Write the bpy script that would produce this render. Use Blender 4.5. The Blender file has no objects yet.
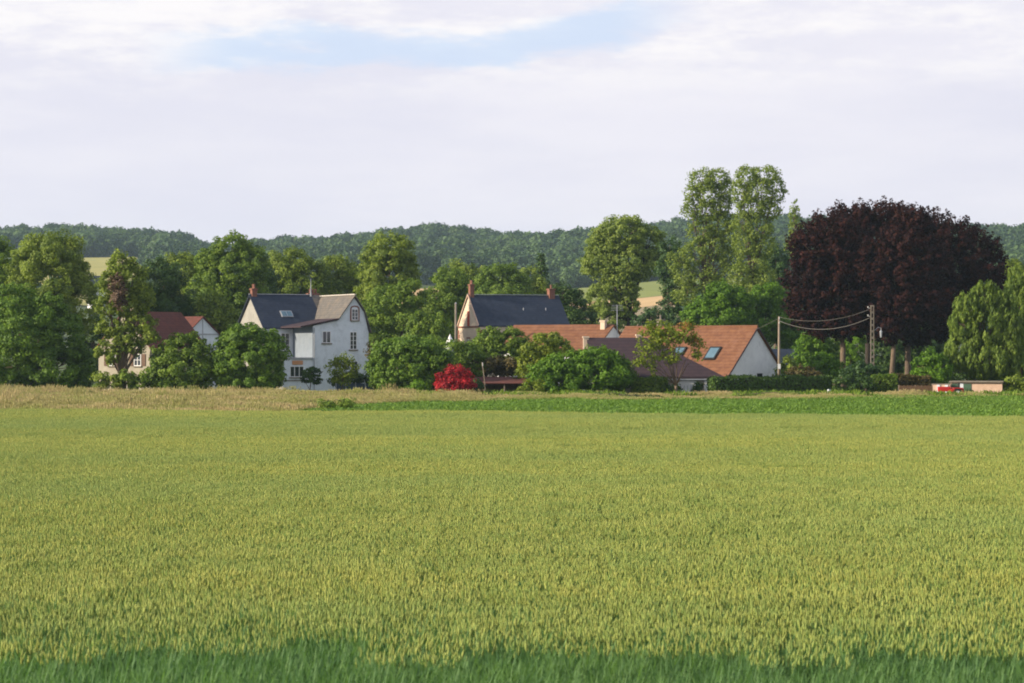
import bpy, math, random
import numpy as np
from mathutils import Vector, Matrix

random.seed(7)
RNG = np.random.default_rng(11)
SC = bpy.context.scene
COL = SC.collection
F = 2560.0          # focal length in pixels of a 1024 px wide frame
EYE = 4.0           # camera height
HOR = 353.0         # horizon row

# ------------------------------------------------------------------ helpers
def W(px, d):
    return (px - 512.0) * d / F

def Z(py, d):
    return EYE - (py - HOR) * d / F

SKY_X = [-400, 0, 70, 130, 180, 214, 250, 330, 440, 480, 550, 590, 640, 690, 760, 800, 850, 950, 1010, 1400]
SKY_Y = [234, 233, 232, 233, 238, 248, 245, 242, 236, 239, 239, 236, 230, 223, 222, 223, 226, 230, 232, 234]
PR_D = [-1e4, 400, 700, 1000, 1300, 1600, 2000, 2300, 3200, 7000]
PR_F = [0, 0, .09, .24, .42, .68, 1.0, .98, .6, 0]

def ground_z(x, d):
    x = np.asarray(x, float); d = np.asarray(d, float)
    a = np.clip(x / np.maximum(d, 200.0) * F + 512.0, -2000, 3000)
    sy = np.interp(a, SKY_X, SKY_Y)
    crest = 4 + (HOR - sy) * 2000 / F - 10.0
    p = np.interp(d, PR_D, PR_F)
    z = p * crest
    z = z + np.clip((d - 450) / 500, 0, 1) * (1.6 * np.sin(x / 61.0 + d / 90.0) + 1.2 * np.sin(x / 27.0 - d / 47.0 + 1.3))
    t = np.clip((d - 237) / 9.0, 0, 1)
    z = z - 0.5 * t * t * (3 - 2 * t)
    return z

def gz(x, d):
    return float(ground_z(x, d))

def tag(o, label=None, cat=None, group=None, kind=None):
    if label: o['label'] = label
    if cat: o['category'] = cat
    if group: o['group'] = group
    if kind: o['kind'] = kind
    return o

def empty(name, loc, rz=0.0, label=None, cat=None, group=None):
    o = bpy.data.objects.new(name, None)
    COL.objects.link(o)
    o.location = loc
    o.rotation_euler = (0, 0, rz)
    o.empty_display_size = 0.5
    return tag(o, label, cat, group)

def quad_mesh(name, V, Fq, mats, tint=None, midx=None, smooth=False, ints=None, vecs=None, floats=None):
    me = bpy.data.meshes.new(name)
    V = np.ascontiguousarray(V, dtype=np.float32); Fq = np.ascontiguousarray(Fq, dtype=np.int32)
    me.vertices.add(len(V)); me.vertices.foreach_set('co', V.ravel())
    me.loops.add(Fq.size); me.loops.foreach_set('vertex_index', Fq.ravel())
    me.polygons.add(len(Fq))
    me.polygons.foreach_set('loop_start', np.arange(0, Fq.size, 4, dtype=np.int32))
    me.polygons.foreach_set('loop_total', np.full(len(Fq), 4, dtype=np.int32))
    for m in mats: me.materials.append(m)
    if midx is not None: me.polygons.foreach_set('material_index', np.ascontiguousarray(midx, dtype=np.int32))
    if smooth: me.polygons.foreach_set('use_smooth', np.ones(len(Fq), dtype=bool))
    if tint is not None:
        a = me.attributes.new('tint', 'FLOAT', 'POINT'); a.data.foreach_set('value', np.ascontiguousarray(tint, dtype=np.float32))
    for k, v in (ints or {}).items():
        a = me.attributes.new(k, 'INT', 'POINT'); a.data.foreach_set('value', np.ascontiguousarray(v, dtype=np.int32))
    for k, v in (floats or {}).items():
        a = me.attributes.new(k, 'FLOAT', 'POINT'); a.data.foreach_set('value', np.ascontiguousarray(v, dtype=np.float32))
    for k, v in (vecs or {}).items():
        a = me.attributes.new(k, 'FLOAT_VECTOR', 'POINT'); a.data.foreach_set('vector', np.ascontiguousarray(v, dtype=np.float32).ravel())
    me.update(calc_edges=True)
    return me

def link(name, me, parent=None, loc=None):
    o = bpy.data.objects.new(name, me)
    COL.objects.link(o)
    if parent: o.parent = parent
    if loc is not None: o.location = loc
    return o

class MB:
    """collects boxes, prisms and tubes into one mesh"""
    def __init__(s): s.v = []; s.f = []
    def add(s, vs, fs):
        b = len(s.v); s.v += [tuple(v) for v in vs]; s.f += [tuple(i + b for i in f) for f in fs]; return s
    def box(s, x0, x1, y0, y1, z0, z1):
        vs = [(x, y, z) for z in (z0, z1) for y in (y0, y1) for x in (x0, x1)]
        return s.add(vs, [(0, 2, 3, 1), (4, 5, 7, 6), (0, 1, 5, 4), (2, 6, 7, 3), (0, 4, 6, 2), (1, 3, 7, 5)])
    def prism(s, pts, d):
        """pts: planar polygon in 3D; d: extrusion vector"""
        n = len(pts); p = [Vector(q) for q in pts]; q = [a + Vector(d) for a in p]
        fs = [tuple(range(n)), tuple(range(2 * n - 1, n - 1, -1))]
        for i in range(n):
            j = (i + 1) % n
            fs.append((i, i + n, j + n, j))
        return s.add(p + q, fs)
    def slab(s, a, b, c, d, t):
        """quad a,b,c,d thickened by t along its normal"""
        a, b, c, d = map(Vector, (a, b, c, d))
        n = (b - a).cross(d - a).normalized()
        if n.z < 0: n = -n
        return s.prism([a, b, c, d], -n * t)
    def tube(s, pts, rad, sides=8, cap=True):
        pts = [Vector(p) for p in pts]
        if not isinstance(rad, (list, tuple)): rad = [rad] * len(pts)
        b = len(s.v)
        for i, p in enumerate(pts):
            t = (pts[min(i + 1, len(pts) - 1)] - pts[max(i - 1, 0)])
            t = t.normalized() if t.length > 1e-6 else Vector((0, 0, 1))
            r = Vector((1, 0, 0)) if abs(t.x) < 0.8 else Vector((0, 1, 0))
            n = t.cross(r).normalized(); m = t.cross(n)
            for k in range(sides):
                a = 2 * math.pi * k / sides
                s.v.append(tuple(p + (n * math.cos(a) + m * math.sin(a)) * rad[i]))
        for i in range(len(pts) - 1):
            for k in range(sides):
                k2 = (k + 1) % sides
                s.f.append((b + i * sides + k, b + i * sides + k2, b + (i + 1) * sides + k2, b + (i + 1) * sides + k))
        if cap:
            s.f.append(tuple(b + k for k in range(sides)))
            e = b + (len(pts) - 1) * sides
            s.f.append(tuple(e + k for k in reversed(range(sides))))
        return s
    def build(s, name, mat, parent=None, loc=None, smooth=False, bevel=0):
        me = bpy.data.meshes.new(name); me.from_pydata(s.v, [], s.f); me.materials.append(mat)
        import bmesh
        bm = bmesh.new(); bm.from_mesh(me); bmesh.ops.recalc_face_normals(bm, faces=bm.faces)
        if bevel: bmesh.ops.bevel(bm, geom=list(bm.edges), offset=bevel, segments=2, affect='EDGES', profile=.5)
        bm.to_mesh(me); bm.free()
        if smooth:
            for p in me.polygons: p.use_smooth = True
        return link(name, me, parent, loc)

# ------------------------------------------------------------------ materials
def new_mat(name):
    m = bpy.data.materials.new(name); m.use_nodes = True
    nt = m.node_tree; nt.nodes.clear()
    out = nt.nodes.new('ShaderNodeOutputMaterial')
    return m, nt, out

def rgba(c): return (c[0], c[1], c[2], 1.0)

def surf(name, c1, c2=None, scale=2.0, rough=0.85, bump=0.0, bands=None, band_col=None, spec=0.3, stretch=(1, 1, 1), metal=0.0, stain=None):
    m, nt, out = new_mat(name); N = nt.nodes; L = nt.links
    b = N.new('ShaderNodeBsdfPrincipled'); L.new(b.outputs[0], out.inputs[0])
    b.inputs['Roughness'].default_value = rough
    b.inputs['Specular IOR Level'].default_value = spec
    b.inputs['Metallic'].default_value = metal
    c2 = c2 or tuple(x * 0.75 for x in c1)
    tc = N.new('ShaderNodeTexCoord'); mp = N.new('ShaderNodeMapping'); mp.inputs['Scale'].default_value = stretch
    L.new(tc.outputs['Object'], mp.inputs[0])
    n = N.new('ShaderNodeTexNoise'); n.inputs['Scale'].default_value = scale; n.inputs['Detail'].default_value = 5; n.inputs['Roughness'].default_value = .65
    L.new(mp.outputs[0], n.inputs['Vector'])
    r = N.new('ShaderNodeValToRGB'); r.color_ramp.elements[0].position = .35; r.color_ramp.elements[1].position = .68
    r.color_ramp.elements[0].color = rgba(c2); r.color_ramp.elements[1].color = rgba(c1)
    L.new(n.outputs['Fac'], r.inputs[0])
    col = r.outputs[0]
    if bands:
        w = N.new('ShaderNodeTexWave'); w.bands_direction = 'Z'; w.inputs['Scale'].default_value = bands; w.inputs['Distortion'].default_value = .25
        w.wave_profile = 'SAW'
        L.new(tc.outputs['Object'], w.inputs['Vector'])
        rr = N.new('ShaderNodeValToRGB'); rr.color_ramp.elements[0].position = 0; rr.color_ramp.elements[0].color = rgba([band_col or .55] * 3)
        rr.color_ramp.elements[1].position = .35; rr.color_ramp.elements[1].color = (1, 1, 1, 1)
        L.new(w.outputs['Fac'], rr.inputs[0])
        mx = N.new('ShaderNodeMix'); mx.data_type = 'RGBA'; mx.blend_type = 'MULTIPLY'; mx.inputs[0].default_value = 1
        L.new(col, mx.inputs[6]); L.new(rr.outputs[0], mx.inputs[7]); col = mx.outputs[2]
    if stain:
        n2 = N.new('ShaderNodeTexNoise'); n2.inputs['Scale'].default_value = .9; n2.inputs['Detail'].default_value = 6; n2.inputs['Roughness'].default_value = .75
        L.new(tc.outputs['Object'], n2.inputs['Vector'])
        r2 = N.new('ShaderNodeValToRGB'); r2.color_ramp.elements[0].position = .5; r2.color_ramp.elements[1].position = .72
        r2.color_ramp.elements[0].color = (0, 0, 0, 1); r2.color_ramp.elements[1].color = (.6, .6, .6, 1)
        L.new(n2.outputs['Fac'], r2.inputs[0])
        mx = N.new('ShaderNodeMix'); mx.data_type = 'RGBA'
        L.new(r2.outputs[0], mx.inputs[0]); L.new(col, mx.inputs[6]); mx.inputs[7].default_value = rgba(stain); col = mx.outputs[2]
    L.new(col, b.inputs['Base Color'])
    if bump:
        bp = N.new('ShaderNodeBump'); bp.inputs['Strength'].default_value = bump; bp.inputs['Distance'].default_value = .05
        L.new(n.outputs['Fac'], bp.inputs['Height']); L.new(bp.outputs[0], b.inputs['Normal'])
    return m

def leafmat(name, dark, light, trans=0.25, objrand=0.0, worldnoise=0.0, noise_scale=.05, alt=None, rough=.6, spec=.25):
    """tint attribute (0..1) runs from dark to light leaf colour"""
    m, nt, out = new_mat(name); N = nt.nodes; L = nt.links
    at = N.new('ShaderNodeAttribute'); at.attribute_name = 'tint'
    fac = at.outputs['Fac']
    if objrand:
        oi = N.new('ShaderNodeObjectInfo')
        ma = N.new('ShaderNodeMath'); ma.operation = 'MULTIPLY_ADD'; ma.inputs[1].default_value = objrand; ma.inputs[2].default_value = -objrand / 2
        L.new(oi.outputs['Random'], ma.inputs[0])
        ad = N.new('ShaderNodeMath'); ad.operation = 'ADD'; ad.use_clamp = True
        L.new(fac, ad.inputs[0]); L.new(ma.outputs[0], ad.inputs[1]); fac = ad.outputs[0]
    mx = N.new('ShaderNodeMix'); mx.data_type = 'RGBA'
    L.new(fac, mx.inputs[0]); mx.inputs[6].default_value = rgba(dark); mx.inputs[7].default_value = rgba(light)
    col = mx.outputs[2]
    if worldnoise:
        geo = N.new('ShaderNodeNewGeometry')
        mp = N.new('ShaderNodeMapping'); mp.inputs['Scale'].default_value = (noise_scale * .45, noise_scale, 0)
        L.new(geo.outputs['Position'], mp.inputs[0])
        n = N.new('ShaderNodeTexNoise'); n.inputs['Scale'].default_value = 1; n.inputs['Detail'].default_value = 4
        L.new(mp.outputs[0], n.inputs['Vector'])
        rr = N.new('ShaderNodeMapRange'); rr.inputs['From Min'].default_value = .38; rr.inputs['From Max'].default_value = .66
        rr.inputs['To Min'].default_value = 0; rr.inputs['To Max'].default_value = worldnoise
        L.new(n.outputs['Fac'], rr.inputs['Value'])
        m2 = N.new('ShaderNodeMix'); m2.data_type = 'RGBA'
        L.new(rr.outputs[0], m2.inputs[0]); L.new(col, m2.inputs[6]); m2.inputs[7].default_value = rgba(alt or light); col = m2.outputs[2]
    b = N.new('ShaderNodeBsdfPrincipled'); b.inputs['Roughness'].default_value = rough; b.inputs['Specular IOR Level'].default_value = spec
    L.new(col, b.inputs['Base Color'])
    tr = N.new('ShaderNodeBsdfTranslucent')
    bright = N.new('ShaderNodeMix'); bright.data_type = 'RGBA'; bright.blend_type = 'MULTIPLY'; bright.inputs[0].default_value = 1
    L.new(col, bright.inputs[6]); bright.inputs[7].default_value = (1.25, 1.35, .6, 1)
    L.new(bright.outputs[2], tr.inputs['Color'])
    ms = N.new('ShaderNodeMixShader'); ms.inputs[0].default_value = trans
    L.new(b.outputs[0], ms.inputs[1]); L.new(tr.outputs[0], ms.inputs[2]); L.new(ms.outputs[0], out.inputs[0])
    return m

def glassmat():
    m, nt, out = new_mat('window_glass'); N = nt.nodes; L = nt.links
    b = N.new('ShaderNodeBsdfPrincipled'); L.new(b.outputs[0], out.inputs[0])
    b.inputs['Base Color'].default_value = (.02, .025, .03, 1); b.inputs['Roughness'].default_value = .08; b.inputs['Specular IOR Level'].default_value = .8
    return m

LEAF = {
    'mid':    leafmat('leaf_mid_green',    (.050, .108, .013), (.210, .300, .034), .3),
    'fresh':  leafmat('leaf_fresh_green',  (.044, .104, .012), (.178, .290, .030), .3),
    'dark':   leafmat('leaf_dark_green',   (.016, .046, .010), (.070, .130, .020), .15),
    'olive':  leafmat('leaf_olive_green',  (.066, .115, .015), (.265, .335, .043), .3),
    'bright': leafmat('leaf_bright_green', (.045, .110, .007), (.150, .280, .018), .3),
    'yellow': leafmat('leaf_yellow_green', (.080, .130, .010), (.240, .290, .022), .3),
    'blue':   leafmat('leaf_bluish_green', (.024, .060, .020), (.070, .135, .034), .2),
    'poplar': leafmat('leaf_poplar',       (.100, .155, .030), (.280, .350, .065), .35),
    'copper': leafmat('leaf_copper_beech', (.007, .0032, .0036), (.048, .0145, .011), .16, spec=.08),
    'red':    leafmat('leaf_red_maple',    (.120, .004, .010), (.560, .016, .026), .2),
    'willow': leafmat('leaf_weeping',      (.065, .120, .018), (.220, .300, .045), .3),
    'dead':   leafmat('leaf_dead_brown',   (.060, .040, .026), (.150, .095, .060), .15),
    'orange': leafmat('leaf_turning',      (.140, .085, .012), (.330, .160, .022), .3),
    'brown':  leafmat('leaf_brownish_shrub', (.045, .042, .010), (.130, .100, .030), .2),
}
M = {
    'bark': surf('bark', (.16, .12, .085), (.07, .052, .04), 3, stretch=(3, 3, .6), bump=.4),
    'bark_light': surf('bark_pale', (.18, .135, .09), (.09, .065, .045), 3, stretch=(3, 3, .6), bump=.4),
    'bark_dark': surf('bark_dark', (.05, .038, .03), (.022, .018, .015), 3, stretch=(3, 3, .6), bump=.4),
    'white_wall': surf('white_render', (.70, .75, .80), (.60, .65, .70), 1.3, stain=(.28, .30, .32), bump=.15),
    'cream_wall': surf('cream_render', (.36, .33, .26), (.28, .25, .20), 1.0, bump=.15),
    'church_wall': surf('warm_cream_render', (.62, .50, .39), (.54, .43, .33), 1.2, bump=.1),
    'grey_wall': surf('pale_grey_render', (.74, .75, .75), (.66, .67, .68), .8, stain=(.42, .43, .45)),
    'sunlit_wall_dark': surf('sunlit_render_darkened', (.33, .32, .29), (.26, .25, .23), 1.3, stain=(.19, .18, .16), bump=.1),  # white render, colour darkened to hold down sunlight on gable and annex side
    'pink_wall': surf('pink_render', (.62, .44, .33), (.50, .34, .25), 2.0),
    'stone': surf('stone', (.42, .36, .27), (.25, .21, .16), 2.5, bump=.3),
    'brick': surf('brick', (.27, .12, .085), (.18, .085, .06), 6, bands=4.2, band_col=.75),
    'slate': surf('navy_slate', (.026, .038, .066), (.018, .025, .045), 2.5, .55, bands=1.3, band_col=.75, stain=(.05, .06, .08)),
    'slate_grey': surf('weathered_slate', (.15, .135, .12), (.09, .085, .08), 2.2, .8, bands=1.3, band_col=.7, stain=(.24, .18, .12)),
    'orange_tile': surf('orange_tile', (.225, .100, .045), (.145, .060, .032), 1.8, .8, bands=.95, band_col=.6, stain=(.20, .10, .07)),
    'red_tile': surf('old_red_tile', (.15, .046, .033), (.085, .030, .024), 2.0, .85, bands=1.2, band_col=.7, stain=(.09, .05, .04)),
    'plum_tile': surf('plum_brown_tile', (.060, .036, .042), (.040, .026, .034), 2.0, .8, bands=1.0, band_col=.6),
    'ridge_white': surf('pale_ridge', (.55, .52, .47), (.42, .39, .35), 3),
    'red_wood': surf('red_painted_wood', (.38, .07, .04), (.30, .05, .03), 3),
    'panel': surf('sunlit_side_darkened', (.20, .235, .28), (.17, .20, .24), 1.2, stain=(.22, .24, .26)),  # darker copy of the white render, offsets sunlight on the wing side
    'white_paint': surf('white_paint', (.78, .78, .78), (.70, .70, .70), 3, .5),
    'green_paint': surf('green_paint', (.06, .12, .075), (.045, .09, .055), 3, .6),
    'brown_paint': surf('brown_shutter', (.11, .055, .03), (.08, .04, .022), 3, .6),
    'blue_paint': surf('blue_grey_panel', (.075, .11, .15), (.05, .08, .11), 2, .6),
    'blind': surf('orange_blind', (.55, .28, .14), (.45, .22, .11), 3),
    'zinc': surf('zinc', (.40, .42, .45), (.30, .32, .35), 3, .45, metal=.3),
    'concrete': surf('concrete', (.22, .19, .15), (.15, .13, .105), 2, bump=.2),
    'pole_wood': surf('weathered_wood', (.30, .25, .19), (.19, .15, .11), 4, stretch=(4, 4, .5)),
    'wood': surf('brown_wood', (.20, .12, .07), (.12, .07, .04), 4, stretch=(4, 4, .5)),
    'cable': surf('black_cable', (.16, .15, .14), (.12, .11, .10), 4),
    'red_paint': surf('red_paint', (.55, .03, .025), (.45, .025, .02), 3, .35),
    'black': surf('rubber', (.02, .02, .02), (.015, .015, .015), 3, .7),
    'curtain': surf('pale_curtain', (.62, .60, .55), (.5, .48, .44), 2),
    'glass': glassmat(),
    'soil': surf('field_soil', (.075, .060, .030), (.045, .040, .020), 1.5),
    'skyglass': surf('roof_glass', (.12, .20, .25), (.08, .15, .20), 1.0, .12, spec=.9),
}

# ------------------------------------------------------------------ leaf clouds
def unit(n, rng):
    v = rng.normal(size=(n, 3)); return v / np.linalg.norm(v, axis=1, keepdims=True)

def make_leaves(lobes, size=.32, dens=1.0, rng=RNG, clump=.30, kind='round', cull=.55, tint_shift=0.0):
    """lobes: (centre(3), radii(3)); returns V, F, tint"""
    Ps, Ns, Ts = [], [], []
    C = np.array([l[0] for l in lobes], float); R = np.array([l[1] for l in lobes], float)
    for c, r in zip(C, R):
        mr = float(np.cbrt(r.prod()))
        cr = min(max(clump * mr, .32), 1.5)
        area = 4 * math.pi * (((r[0]*r[1])**1.6 + (r[0]*r[2])**1.6 + (r[1]*r[2])**1.6) / 3) ** (1/1.6)
        nc = max(8, int(area / (math.pi * cr * cr) * 1.35))
        d = unit(nc, rng)
        rad = rng.uniform(.74, 1.04, (nc, 1))
        cc = c + d * r * rad
        crs = cr * rng.uniform(.6, 1.35, nc)
        per = np.maximum(6, (dens * 4 * math.pi * crs**2 / (size * size * .42) * .42).astype(int))
        idx = np.repeat(np.arange(nc), per); n = len(idx)
        u = unit(n, rng)
        sc = np.ones(3)
        if kind == 'weep': sc = np.array([.75, .75, 1.5])
        elif kind == 'tier': sc = np.array([1.25, 1.25, .5])
        else: sc = np.array([1.08, 1.08, .8])
        rr = rng.uniform(.35, 1.0, n) ** .6
        P = cc[idx] + u * sc * (crs[idx] * rr)[:, None]
        if kind == 'spiky':
            dd_ = d[idx] + np.array([0, 0, .35]); P = cc[idx] + u * sc * (crs[idx] * rr * .75)[:, None] + dd_ * ((u * d[idx]).sum(1) * crs[idx] * 1.3)[:, None]
        elif kind == 'round':
            P = P + d[idx] * (np.clip((u * d[idx]).sum(1), 0, 1) * crs[idx] * .45)[:, None]
        if kind == 'weep': P[:, 2] -= crs[idx] * .5
        nrm = u * .75 + d[idx] * .35 + np.array([0, 0, .18]) + rng.normal(size=(n, 3)) * .42
        ct = rng.uniform(0, 1, nc)
        t = np.clip(.22 + .5 * ct[idx] + rng.uniform(-.3, .3, n) + .2 * (rr - .7) + tint_shift, 0, 1)
        Ps.append(P); Ns.append(nrm); Ts.append(t)
    P = np.concatenate(Ps); Nn = np.concatenate(Ns); T = np.concatenate(Ts)
    # drop leaves buried well inside the crown
    keep = np.ones(len(P), bool)
    for c, r in zip(C, R):
        q = (((P - c) / r) ** 2).sum(1)
        keep &= ~(q < cull * cull)
    P, Nn, T = P[keep], Nn[keep], T[keep]
    n = len(P)
    Nn /= np.linalg.norm(Nn, axis=1, keepdims=True) + 1e-9
    if kind == 'weep':
        a = np.tile(np.array([0, 0, 1.]), (n, 1)) + rng.normal(size=(n, 3)) * .25
    else:
        a = rng.normal(size=(n, 3))
    t = a - Nn * (a * Nn).sum(1, keepdims=True); t /= np.linalg.norm(t, axis=1, keepdims=True) + 1e-9
    b = np.cross(Nn, t)
    s = size * rng.uniform(.65, 1.35, (n, 1))
    la, lb = (1.0, .28) if kind == 'weep' else (.62, .40)
    V = np.stack([P - t * s * la, P + b * s * lb + t * s * .08, P + t * s * la, P - b * s * lb + t * s * .08], 1).reshape(-1, 3)
    Fq = np.arange(n * 4).reshape(n, 4)
    return V, Fq, np.repeat(T, 4)

NLEAF = [0]
def tree(name, label, cat, px, d, lobes, mat='mid', base_w=.35, size=None, dens=1.0, clump=.30, kind='round', bark='bark',
         group=None, trunk_px=None, cull=.55, dead=None, forks=None, lean=0.0, zbase=None, extra=None, hidden_trunk=False):
    """lobes in picture pixels at distance d: (cx, cy, rx, ry[, depth offset])"""
    tx = W(trunk_px if trunk_px is not None else px, d)
    z0 = gz(tx, d) if zbase is None else zbase
    root = empty(name, (tx, d, z0), 0, label, cat, group)
    k = d / F
    Ls = []
    for l in lobes:
        dy = l[4] if len(l) > 4 else 0.0
        dd = d + dy; kk = dd / F
        c = (W(l[0], dd) - tx, dy, Z(l[1], dd) - z0)
        Ls.append((np.array(c), np.array([l[2] * kk, l[2] * kk * .92, l[3] * kk])))
    size = size or .205 * max(1.0, d / 300.0)
    V, Fq, T = make_leaves(Ls, size, dens, RNG, clump, kind, cull)
    m = V[:, 2] > .02
    NLEAF[0] += len(Fq)
    link('crown' if cat == 'tree' else 'foliage', quad_mesh(name + '_leaves', V, Fq, [LEAF[mat]], T), root)
    if dead:
        Ld = [(np.array((W(l[0], d) - tx, (l[4] if len(l) > 4 else -1.0), Z(l[1], d) - z0)), np.array([l[2] * k, l[2] * k, l[3] * k])) for l in dead[1]]
        V, Fq, T = make_leaves(Ld, size, dens, RNG, clump, kind, .3)
        o = link('dead_foliage' if dead[0] == 'dead' else 'turning_foliage', quad_mesh(name + '_dead', V, Fq, [LEAF[dead[0]]], T), root)
    # trunk and limbs
    mb = MB()
    top = max(Ls, key=lambda l: l[0][2]); cen = np.mean([l[0] for l in Ls], axis=0)
    low = min(l[0][2] - l[1][2] for l in Ls)
    fork = max(.4, low * .9 if forks is None else forks)
    fz = fork
    trunk_pts = [(0, 0, -.15), (lean * .3, 0, fz * .35), (lean * .7, 0, fz * .7), (lean, 0, fz)]
    mb.tube(trunk_pts, [base_w * 1.35, base_w, base_w * .9, base_w * .82], 9)
    f0 = Vector((lean, 0, fz))
    for c, r in Ls:
        tgt = Vector(tuple(c + np.array([0, 0, r[2] * .35])))
        mid = f0.lerp(tgt, .5) + Vector((random.uniform(-.3, .3), random.uniform(-.3, .3), random.uniform(0, .5)))
        w = base_w * .36
        mb.tube([f0, mid, tgt], [w, w * .6, w * .2], 6)
        for q in range(4):
            dv = Vector((random.gauss(0, 1), random.gauss(0, 1), random.gauss(.2, .7))).normalized()
            e = Vector(tuple(c)) + Vector((dv.x * r[0], dv.y * r[1], dv.z * r[2])) * .75
            st = mid.lerp(tgt, random.uniform(.1, .8))
            mb.tube([st, st.lerp(e, .5) + Vector((0, 0, .15)), e], [w * .4, w * .25, w * .08], 5)
    mb.build('trunk' if cat == 'tree' else 'stem', M[bark], root, smooth=True)
    return root

def hedge(name, label, px0, px1, py_top, d0, d1=None, depth=1.3, mat='dark', cat='hedge', size=.16, dens=1.0, zoff=0, group=None, tint=0.0):
    """clipped hedge between two picture columns"""
    d1 = d1 or d0
    a = Vector((W(px0, d0), d0)); b = Vector((W(px1, d1), d1))
    z0 = gz(a.x, d0); L = (b - a).length; h = Z(py_top, d0) - z0
    root = empty(name, (a.x, a.y, z0), math.atan2(b.y - a.y, b.x - a.x), label, cat, group)
    rng = RNG
    area = [(L * h, 'f'), (L * h, 'k'), (L * depth, 't'), (depth * h, 'l'), (depth * h, 'r')]
    Ps, Ns = [], []
    for A, s in area:
        n = int(A / (size * size * .42) * 1.9 * dens)
        u, v = rng.random(n), rng.random(n); e = rng.normal(0, .07, n) - .02
        if s == 'f': P = np.stack([u * L, e * 1 + 0 * u, v * h], 1); N = (0, -1, 0)
        if s == 'k': P = np.stack([u * L, depth - e, v * h], 1); N = (0, 1, 0)
        if s == 't': P = np.stack([u * L, v * depth, h - e - .04], 1); N = (0, 0, 1)
        if s == 'l': P = np.stack([e, u * depth, v * h], 1); N = (-1, 0, 0)
        if s == 'r': P = np.stack([L - e, u * depth, v * h], 1); N = (1, 0, 0)
        Ps.append(P); Ns.append(np.tile(np.array(N, float), (n, 1)))
    P = np.concatenate(Ps); Nn = np.concatenate(Ns)
    P[:, 2] += .09 * np.sin(P[:, 0] * 1.3 + px0) * (P[:, 2] / h) + .05 * np.sin(P[:, 0] * 3.7) * (P[:, 2] / h)
    n = len(P)
    Nn = Nn * .7 + rng.normal(size=(n, 3)) * .5 + np.array([0, 0, .15]); Nn /= np.linalg.norm(Nn, axis=1, keepdims=True)
    aa = rng.normal(size=(n, 3)); t = aa - Nn * (aa * Nn).sum(1, keepdims=True); t /= np.linalg.norm(t, axis=1, keepdims=True)
    bb = np.cross(Nn, t); s = size * rng.uniform(.7, 1.3, (n, 1))
    V = np.stack([P - t * s * .62, P + bb * s * .42, P + t * s * .62, P - bb * s * .42], 1).reshape(-1, 3)
    T = np.clip(.45 + rng.uniform(-.4, .4, n) + tint, 0, 1)
    link('foliage', quad_mesh(name + '_leaves', V, np.arange(n * 4).reshape(n, 4), [LEAF[mat]], np.repeat(T, 4)), root)
    mb = MB(); mb.box(.25, L - .25, .25, depth - .25, -.1, h - .3)
    for i in range(int(L / 1.2)):
        x = .6 + i * 1.2
        mb.tube([(x, depth / 2, -.1), (x, depth / 2, h * .7)], [.05, .03], 5)
    mb.build('stem', M['bark_dark'], root)
    NLEAF[0] += n
    return root

# ------------------------------------------------------------------ scatter (stuff nobody could count)
def scatter(name, mats, variants, P, rot, scl, pick, label):
    """one object: its mesh holds the plant patches and the points they stand on"""
    Vs, Fs, Ts, Ms, var = [], [], [], [], []
    off = 0
    for i, (V, Fq, T, mi) in enumerate(variants):
        Vs.append(V); Fs.append(Fq + off); Ts.append(T); Ms.append(mi); var.append(np.full(len(V), i)); off += len(V)
    nv = off; n = len(P)
    Vs.append(P); Ts.append(np.zeros(n)); var.append(np.full(n, -1))
    V = np.concatenate(Vs); total = len(V)
    s = np.ones((total, 3)); s[nv:] = scl
    r = np.zeros(total); r[nv:] = rot
    pk = np.zeros(total); pk[nv:] = pick
    me = quad_mesh(name, V, np.concatenate(Fs), mats, np.concatenate(Ts), np.concatenate(Ms),
                   ints={'variant': np.concatenate(var), 'pick': pk}, vecs={'scl': s}, floats={'rot': r})
    o = link(name, me)
    ng = bpy.data.node_groups.new(name + '_nodes', 'GeometryNodeTree')
    ng.interface.new_socket('Geometry', in_out='INPUT', socket_type='NodeSocketGeometry')
    ng.interface.new_socket('Geometry', in_out='OUTPUT', socket_type='NodeSocketGeometry')
    N, L = ng.nodes, ng.links
    gi = N.new('NodeGroupInput'); go = N.new('NodeGroupOutput')
    def attr(nm, ty):
        a = N.new('GeometryNodeInputNamedAttribute'); a.data_type = ty; a.inputs['Name'].default_value = nm; return a
    def sep(k):
        a = attr('variant', 'INT')
        c = N.new('FunctionNodeCompare'); c.data_type = 'INT'; c.operation = 'EQUAL'
        L.new(a.outputs[0], c.inputs[2]); c.inputs[3].default_value = k
        sg = N.new('GeometryNodeSeparateGeometry'); sg.domain = 'POINT'
        L.new(gi.outputs[0], sg.inputs[0]); L.new(c.outputs[0], sg.inputs[1]); return sg
    jn = N.new('GeometryNodeJoinGeometry')
    for k in reversed(range(len(variants))):      # a multi-input socket lists its last link first
        g2 = N.new('GeometryNodeGeometryToInstance')
        L.new(sep(k).outputs[0], g2.inputs[0]); L.new(g2.outputs[0], jn.inputs[0])
    ip = N.new('GeometryNodeInstanceOnPoints')
    L.new(sep(-1).outputs[0], ip.inputs['Points']); L.new(jn.outputs[0], ip.inputs['Instance'])
    ip.inputs['Pick Instance'].default_value = True
    L.new(attr('pick', 'INT').outputs[0], ip.inputs['Instance Index'])
    cx = N.new('ShaderNodeCombineXYZ'); L.new(attr('rot', 'FLOAT').outputs[0], cx.inputs[2])
    L.new(cx.outputs[0], ip.inputs['Rotation'])
    L.new(attr('scl', 'FLOAT_VECTOR').outputs[0], ip.inputs['Scale'])
    L.new(ip.outputs[0], go.inputs[0])
    md = o.modifiers.new('scatter', 'NODES'); md.node_group = ng
    tag(o, label, name.replace('_', ' '), kind='stuff')
    return o

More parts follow.
